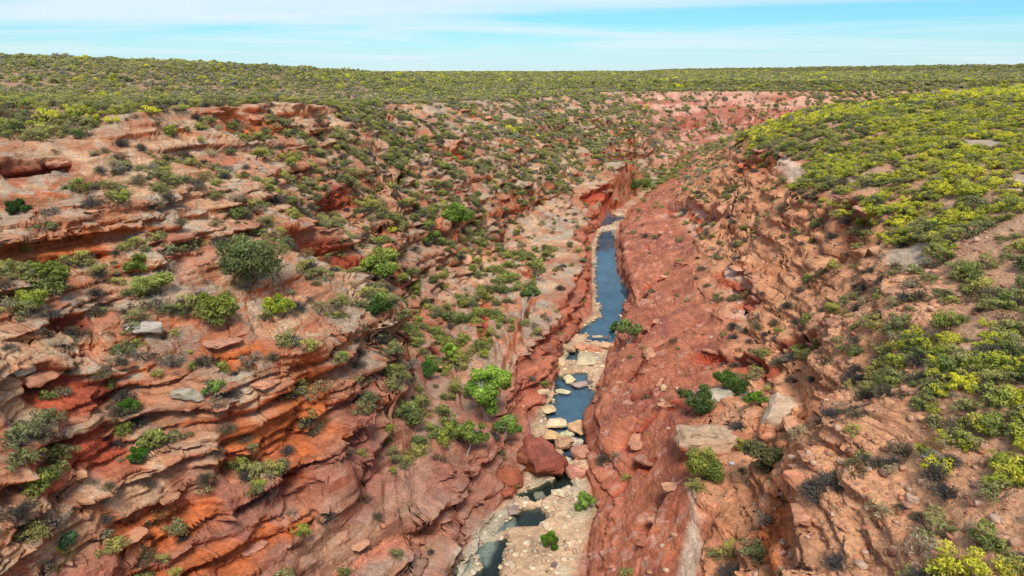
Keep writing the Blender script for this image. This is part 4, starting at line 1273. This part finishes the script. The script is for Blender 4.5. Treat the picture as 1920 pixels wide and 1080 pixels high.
tree((1432, 878), (1432, 852), 42, 'dark olive bush in the shadow of the leaning slab', 629, lin(116, 112, 76), lin(150, 142, 88), trunk=(120, 104, 92), trunks=3, lobes=12, leaf=0.16, name='bush', cat='bush', thick=0.04)
tree((1186, 352), (1186, 342), 20, 'green tree on the valley floor beyond the layered outcrop', 630, DG, DT, trunks=2, lobes=8, leaf=0.4, name='valley_tree')
tree((1210, 352), (1210, 345), 16, 'second green tree right behind the layered outcrop', 631, DG, DT, trunks=2, lobes=7, leaf=0.4, name='valley_tree')
tree((560, 408), (556, 388), 30, 'light olive bush on the upper left slope', 632, OG, OT_, trunk=(150, 138, 124), trunks=3, lobes=10, name='bush', cat='bush', thick=0.06)
tree((38, 400), (38, 387), 18, 'dark green bush alone on the ledge at far left', 633, DG, lin(80, 120, 44), trunks=2, lobes=7, name='bush', cat='bush', thick=0.05, words='the lone dark bush at left')
tree((300, 560), (290, 535), 38, 'grey-green bush above the pale ledge slab', 634, OG, OT_, trunk=(150, 138, 124), trunks=3, lobes=11, name='bush', cat='bush', thick=0.05)
tree((262, 508), (262, 492), 24, 'yellow-olive bush left of the pale alcove', 635, YG, lin(150, 150, 58), trunks=3, lobes=8, name='bush', cat='bush', thick=0.05)
tree((100, 545), (96, 520), 44, 'wide yellow-green bush on the left ledges', 636, OG, lin(150, 158, 56), trunk=(150, 138, 124), trunks=4, lobes=13, name='bush', cat='bush', thick=0.05)
tree((55, 575), (52, 560), 30, 'bright yellow-green bush above the red alcove', 637, YG, YT, trunks=3, lobes=9, name='bush', cat='bush', thick=0.05)
tree((640, 675), (640, 664), 12, 'small fresh green bush on the bluff edge', 638, DG, BT, trunks=2, lobes=6, leaf=0.16, name='bush', cat='bush', thick=0.04)

for px_, py_, r_, lab, wd in ((95, 226, 27, 'largest bright yellow flowering bush on the left plateau', 'the largest yellow bush at left'), (68, 238, 18, 'yellow-green bush just below the largest yellow bush at left', 'the yellow-green bush at far left'),
                         (190, 186, 17, 'bright yellow bush far back on the left plateau', 'the far yellow plateau bush'), (211, 230, 14, 'small round bright yellow bush above the left cliff edge', 'the small round yellow bush'),
                         (282, 216, 20, 'long yellow bush at the cliff rim left of the rim rocks', 'the long yellow rim bush'), (8, 240, 16, 'bright yellow bush cut by the left frame edge', 'the yellow bush at frame edge'),
                         (545, 190, 11, 'small yellow bush on the rim above the left wall', 'the small yellow rim bush'), (1750, 770, 18, 'single bright yellow bush on the stony right bench', 'the single yellow bench bush'),
                         (1700, 430, 26, 'wide bright yellow bush beside the bare grey patch', 'the yellow bush by the bare patch'), (1720, 405, 20, 'bright yellow bush above the bare grey patch', 'the wide yellow bush on the right'),
                         (1565, 388, 14, 'yellow bush alone on the rock below the right rim', 'the lone yellow bush under the rim')):
    p_, m_px = ground(px_, py_)
    o = bpy.data.objects.new('flowering_bush', SHRUBS['flowering_shrub'][3]); COL.objects.link(o)
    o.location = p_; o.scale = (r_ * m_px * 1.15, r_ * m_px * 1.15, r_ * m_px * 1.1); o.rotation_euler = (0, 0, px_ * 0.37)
    o['label'] = lab; o['category'] = 'bush'
    LAND.append((px_, py_, wd))

# ------------------------------------------------------------------ scattered shrubs and stones
RH = np.hypot(X2, Y2)
patch = fbm2(X2 / 24, Y2 / 24, 3, 121); patch2 = fbm2(X2 / 9, Y2 / 9, 3, 122); patch3 = fbm2(X2 / 80, Y2 / 80, 3, 123); p5 = fbm2(X2 / 4.5, Y2 / 4.5, 2, 125); clus = 0.25 + 1.7 * sst(-0.05, 0.35, p5)
hz_ = 0.35 + 1.0 * sst(-0.35, 0.25, patch3 + 0.4 * patch)
heathL = np.maximum(sst(0.05, -0.15, S), sst(230, 330, X2) * sst(350, 430, Y2) * (S < 12)); heathR = sst(12.75, 13.1, S + 0.35 * patch2)
wallL = lump(S, 0.05, 4.2, 0.2); slabL = lump(S, 4.2, 6.8, 0.2); slopeR = lump(S, 10.4, 13.4, 0.3); slabR = lump(S, 8.6, 10.4, 0.2)
gully = lump(S, 3.8, 5.6, 0.4) * lump(Y2, 74, 175, 12)
flat_ = sst(0.3, 0.7, nz)
farL = sst(90, 190, Y2)
bare = 1 - 0.6 * sst(400, 480, Y2) * sst(330, 240, X2) * lump(S, 0.1, 6.8, 0.2)
wallL = wallL * bare; slabL = slabL * bare
cover = {}
inR = heathR * sst(-0.75, -0.25, patch2 + 0.95 * sst(36, 62, RH - 0.25 * X2) - 0.45)
cover['flowering_shrub'] = inR * 0.44 * sst(-0.35, 0.25, patch + 0.22 * patch2 + 0.10) * sst(330, 200, Y2) + heathL * (0.05 + 0.07 * sst(190, 120, RH)) * sst(0.0, 0.4, patch2 + 0.5 * patch3) + wallL * 0.0015
cover['olive_shrub'] = inR * 0.13 + heathL * (0.20 + 0.12 * patch3) + flat_ * (wallL * (0.17 + 0.14 * farL) * sst(-0.2, 0.3, patch2 + 0.3 * patch) + slopeR * 0.09 * sst(-0.1, 0.35, patch2) + slabL * 0.012 + gully * 0.14 + slabR * 0.006) + lump(S, 4, 12, .5) * sst(270, 330, Y2) * 0.05
cover['green_shrub'] = inR * 0.05 * sst(0.0, 0.4, -patch) + heathL * 0.045 * sst(-0.1, 0.4, -patch) + flat_ * (wallL * (0.012 + 0.05 * farL) + gully * 0.17 + slopeR * 0.007 + slabL * 0.006) + lump(S, 5.5, 9.5, .5) * sst(280, 340, Y2) * 0.05
cover['grey_shrub'] = inR * 0.06 + heathL * (0.10 - 0.10 * patch3) + flat_ * (wallL * (0.13 + 0.10 * farL) + slopeR * 0.08 + slabL * 0.014 + gully * 0.03 + slabR * 0.004)
bench_sp = lump(S, 12.2, 13.6, 0.3) * sst(120, 60, Y2)
cover['grey_shrub'] += bench_sp * 0.035; cover['olive_shrub'] += bench_sp * 0.03
wetm = (Z < 0.6)
lod = 1.0 / np.maximum(1.0, RH / 330.0) ** 1.25                # far away one clump stands for a thicket
grow = np.maximum(1.0, RH / 330.0) ** 0.62
base_size = {'flowering_shrub': (0.7, 1.6), 'olive_shrub': (0.45, 1.75), 'green_shrub': (0.6, 1.7), 'grey_shrub': (0.45, 1.45)}

wide = ZMIN.copy()
for dy in range(-6, 7, 2):
    for dx in range(-6, 7, 2):
        wide = np.maximum(wide, np.roll(np.roll(ZD, dy, 0), dx, 1) * (np.roll(np.roll(ZD, dy, 0), dx, 1) < 1e8))
pxa, pya, dpa = project(X2, Y2, Z + 1.5)
bxa = np.clip((pxa // 2).astype(int), 0, BW - 1); bya = np.clip((pya // 2).astype(int), 0, BH - 1)
KEEP = (pxa > -500) & (pxa < 2700) & (pya < 1300) & (dpa > 8) & (dpa < wide[bya, bxa] * 1.08 + 4)
KEEP |= (((pya >= 1080) & (pya < 1400)) | ((pxa > 1900) & (pya < 1400)) | ((pxa < 20) & (pya < 1400))) & (pxa > -500) & (pxa < 2700) & (dpa > 8)
KEEP &= ~wetm
KEEP &= BAREV < 0.4


def scatter(density, lo, hi, seed):
    rng = np.random.default_rng(seed)
    ex = density * AREA * lod * KEEP
    cnt = rng.poisson(np.clip(ex, 0, 6))
    idx = np.repeat(np.arange(NV), cnt)
    sz = rng.uniform(lo, hi, len(idx)) * grow[idx]
    sz = sz * np.where((RH[idx] > 260) & (rng.uniform(0, 1, len(idx)) > 0.95), 1.7, 1.0)
    step = np.sqrt(AREA[idx])
    jx_, jy_ = rng.uniform(-.5, .5, len(idx)) * step, rng.uniform(-.5, .5, len(idx)) * step
    jx_ *= (AREA[idx] > 0.5); jy_ *= (AREA[idx] > 0.5)
    pos = np.stack([X2[idx] + jx_, Y2[idx] + jy_, Z[idx] - 0.04 * sz], axis=1)
    return idx, pos, sz, rng.uniform(0, 2 * math.pi, len(idx)), rng


def gn_scatter(name, pos, sz, rot, var, meshes, label, squash=None):
    """one mass of plants or stones: points that carry copies of a few meshes"""
    lib = bpy.data.collections.new(name + '_kinds')
    for i, m_ in enumerate(meshes):
        o = bpy.data.objects.new('%s_kind_%02d' % (name, i), m_)
        lib.objects.link(o)
    pm = bpy.data.meshes.new(name)
    pm.vertices.add(len(pos)); pm.vertices.foreach_set('co', pos.astype(np.float32).ravel())
    for an, ty, dat in (('scl', 'FLOAT', sz.astype(np.float32)), ('rot', 'FLOAT', rot.astype(np.float32)), ('var', 'INT', var.astype(np.int32))):
        a_ = pm.attributes.new(an, ty, 'POINT'); a_.data.foreach_set('value', dat)
    o = link(name, pm, None, label=label, kind='stuff')
    g = bpy.data.node_groups.new(name, 'GeometryNodeTree')
    g.interface.new_socket('Geometry', in_out='INPUT', socket_type='NodeSocketGeometry')
    g.interface.new_socket('Geometry', in_out='OUTPUT', socket_type='NodeSocketGeometry')
    gi = g.nodes.new('NodeGroupInput'); go = g.nodes.new('NodeGroupOutput')
    ip = g.nodes.new('GeometryNodeInstanceOnPoints')
    ci = g.nodes.new('GeometryNodeCollectionInfo'); ci.inputs[0].default_value = lib; ci.inputs[1].default_value = True; ci.inputs[2].default_value = True

    def named(nm, ty):
        n_ = g.nodes.new('GeometryNodeInputNamedAttribute'); n_.data_type = ty; n_.inputs[0].default_value = nm
        return n_.outputs[0]
    cr = g.nodes.new('ShaderNodeCombineXYZ'); g.links.new(named('rot', 'FLOAT'), cr.inputs[2])
    g.links.new(gi.outputs[0], ip.inputs['Points']); g.links.new(ci.outputs[0], ip.inputs['Instance'])
    ip.inputs['Pick Instance'].default_value = True
    g.links.new(named('var', 'INT'), ip.inputs['Instance Index'])
    g.links.new(cr.outputs[0], ip.inputs['Rotation']); g.links.new(named('scl', 'FLOAT'), ip.inputs['Scale'])
    g.links.new(ip.outputs[0], go.inputs[0])
    md = o.modifiers.new('scatter', 'NODES'); md.node_group = g
    return o


def zone_words(i):
    s_, y_ = float(S[i]), float(Y2[i])
    if s_ < 0:
        return 'on the left plateau near the cliff rim' if s_ > -0.5 else 'on the left heath plateau behind the rim'
    if s_ < 2:
        return 'high on the ledges of the left gorge wall' if y_ < 130 else 'high on the far part of the left wall'
    if s_ < 4.2:
        return 'on the lower ledges of the left gorge wall' if y_ < 130 else 'low on the far part of the left wall'
    if s_ < 7.2:
        return 'among the dark slabs left of the river'
    if s_ < 10.4:
        return 'on the smooth red slab right of the river'
    if s_ < 12.2:
        return 'on the broken slope right of the red slab'
    if s_ < 13.5:
        return 'on the stony bench at lower right' if y_ < 75 else 'along the right rim below the heath'
    return 'in the near heath on the right slope' if y_ < 90 else 'in the far heath on the right hill'


RANKS = ('nearest', 'second', 'third', 'fourth')
LAND += [(1490, 310, 'the pale clay pan'), (1710, 468, 'the bare grey patch'), (1840, 272, 'the bare patch high on the heath'), (1320, 410, 'the pale striped rock bands'),
         (1620, 395, 'the alcove under the right rim'), (1545, 615, 'the alcove on the right slope'), (90, 600, 'the red alcove at left'), (480, 780, 'the long orange alcove'),
         (100, 420, 'the long alcove at far left'), (330, 470, 'the pale arched alcove'), (1140, 345, 'the layered red outcrop'), (1500, 950, 'the orange cliff at lower right'), (1290, 1000, 'the pale clay track')]


def individuals(name, cat, adj, idx, pos, sz, rot, var, meshes, group, count=300):
    """the ones that show largest become things of their own; returns the mask of the rest"""
    vis, px, py, dp = visible(idx)
    vis &= (px > -5) & (px < 1925) & (py < 1085)
    size = np.where(vis, sz / np.maximum(dp, 1), 0)
    top = np.argsort(-size)[:count]
    top = top[size[top] > 0]
    rest = np.ones(len(idx), bool)
    labels = {}
    free = set(top.tolist())
    for rank in RANKS:
        for lx_, ly_, words in LAND:
            for way in ('left of', 'right of', 'above', 'below'):
                def off(q):
                    ax, ay = px[q] - lx_, py[q] - ly_
                    side_ = ('right of' if ax > 0 else 'left of') if abs(ax) >= abs(ay) else ('below' if ay > 0 else 'above')
                    return ax * ax + ay * ay if side_ == way else 1e9
                if not free:
                    break
                b = min(free, key=off)
                if off(b) > 260 ** 2:
                    continue
                labels[b] = '%s, %s %s %s' % (adj, rank, way, words)
                free.discard(b)
    # the outermost ones of each zone can be told by their place
    zn = {}
    for b in free:
        zn.setdefault(zone_words(idx[b]), []).append(b)
    for z_, bs in zn.items():
        for key, word in ((lambda q: px[q], 'leftmost'), (lambda q: -px[q], 'rightmost'), (lambda q: -py[q], 'lowest'), (lambda q: py[q], 'highest')):
            c_ = [q for q in bs if q not in labels]
            if len(c_) > 2:
                labels[min(c_, key=key)] = '%s %s %s' % (word, adj, z_)
    for b in top:
        b = int(b)
        o = bpy.data.objects.new(name, meshes[int(var[b]) % len(meshes)])
        COL.objects.link(o)
        o.location = pos[b].tolist(); o.rotation_euler = (0, 0, float(rot[b])); o.scale = (float(sz[b]),) * 3
        o['label'] = labels.get(b, '%s %s' % (adj, zone_words(idx[b])))
        o['category'] = cat; o['group'] = group + (' ' + zone_words(idx[b]) if b not in labels else '')
        rest[b] = False
    return rest


for k_ in cover:
    cover[k_] = cover[k_] * np.where((S > 0) & (S < 13), clus, np.where(RH > 250, hz_, 0.55 + 0.6 * clus))
KINDS = [('flowering_shrub', 'flowering shrub', 'yellow-green flowering shrub', 'yellow flowering shrubs', 'heath_bloom', 'yellow flowering heath covering the plateaus'),
         ('olive_shrub', 'olive shrub', 'low olive shrub', 'olive heath shrubs', 'heath_scrub', 'olive green heath scrub covering plateaus and slopes'),
         ('green_shrub', 'green shrub', 'leafy dark green shrub', 'green shrubs', 'green_scrub', 'dark green scrub in gullies and heath'),
         ('grey_shrub', 'grey shrub', 'dry grey-brown shrub', 'dry grey shrubs', 'dry_scrub', 'dry grey scrub scattered over ledges and heath')]
for n_, (kind, cat, adj, group, sname, slabel) in enumerate(KINDS):
    idx, pos, sz, rot, rng = scatter(cover[kind], *base_size[kind], 700 + n_)
    nv_ = len(SHRUBS[kind])
    var = rng.integers(0, nv_, len(idx))
    rest = individuals(kind, cat, adj, idx, pos, sz, rot, var, SHRUBS[kind], group)
    far_ = RH[idx] > 230
    var2 = np.where(far_, nv_ + rng.integers(0, len(CLUMPS[kind]), len(idx)), var)
    gn_scatter(sname, pos[rest], sz[rest], rot[rest], var2[rest], SHRUBS[kind] + CLUMPS[kind], slabel)
    print(kind, len(idx), int(rest.sum()))

# loose stones
stone_cover = flat_ * (lump(S, 11.9, 13.7, 0.3) * sst(130, 60, Y2) * 2.6 + wallL * 0.16 * sst(0.0, 0.4, patch2) + slopeR * 0.9 * sst(-0.2, 0.3, patch2) + gully * 0.3 + slabR * 0.16 + slabL * 0.08) * sst(260, 120, RH)
stone_cover += lump(S, 7.02, 7.95, 0.05) * (Y2 < 268) * 2.4
KEEP |= wetm & (Z > -0.15) & (pxa > -100) & (pxa < 2020) & (dpa > 8)
idx, pos, sz, rot, rng = scatter(stone_cover, 0.0, 1.0, 760)
sz = 0.15 + 0.8 * sz ** np.where((S[idx] > 6.95) & (S[idx] < 8.05), 3.0, 4.5)
pos[:, 2] = Z[idx] - 0.12 * sz
var = rng.integers(0, len(ROCKS), len(idx))
onfl = (S[idx] > 6.95) & (S[idx] < 8.05)
var = np.where(onfl, len(ROCKS) + rng.integers(0, 4, len(idx)), var)
ROCKS = ROCKS + COBBLES
rest = individuals('rock', 'rock', 'loose angular sandstone rock', idx, pos, sz, rot, var, ROCKS, 'loose rocks')
gn_scatter('rubble', pos[rest], sz[rest], rot[rest], var[rest], ROCKS, 'small loose sandstone rubble on benches and river floor')
print('rocks', len(idx))
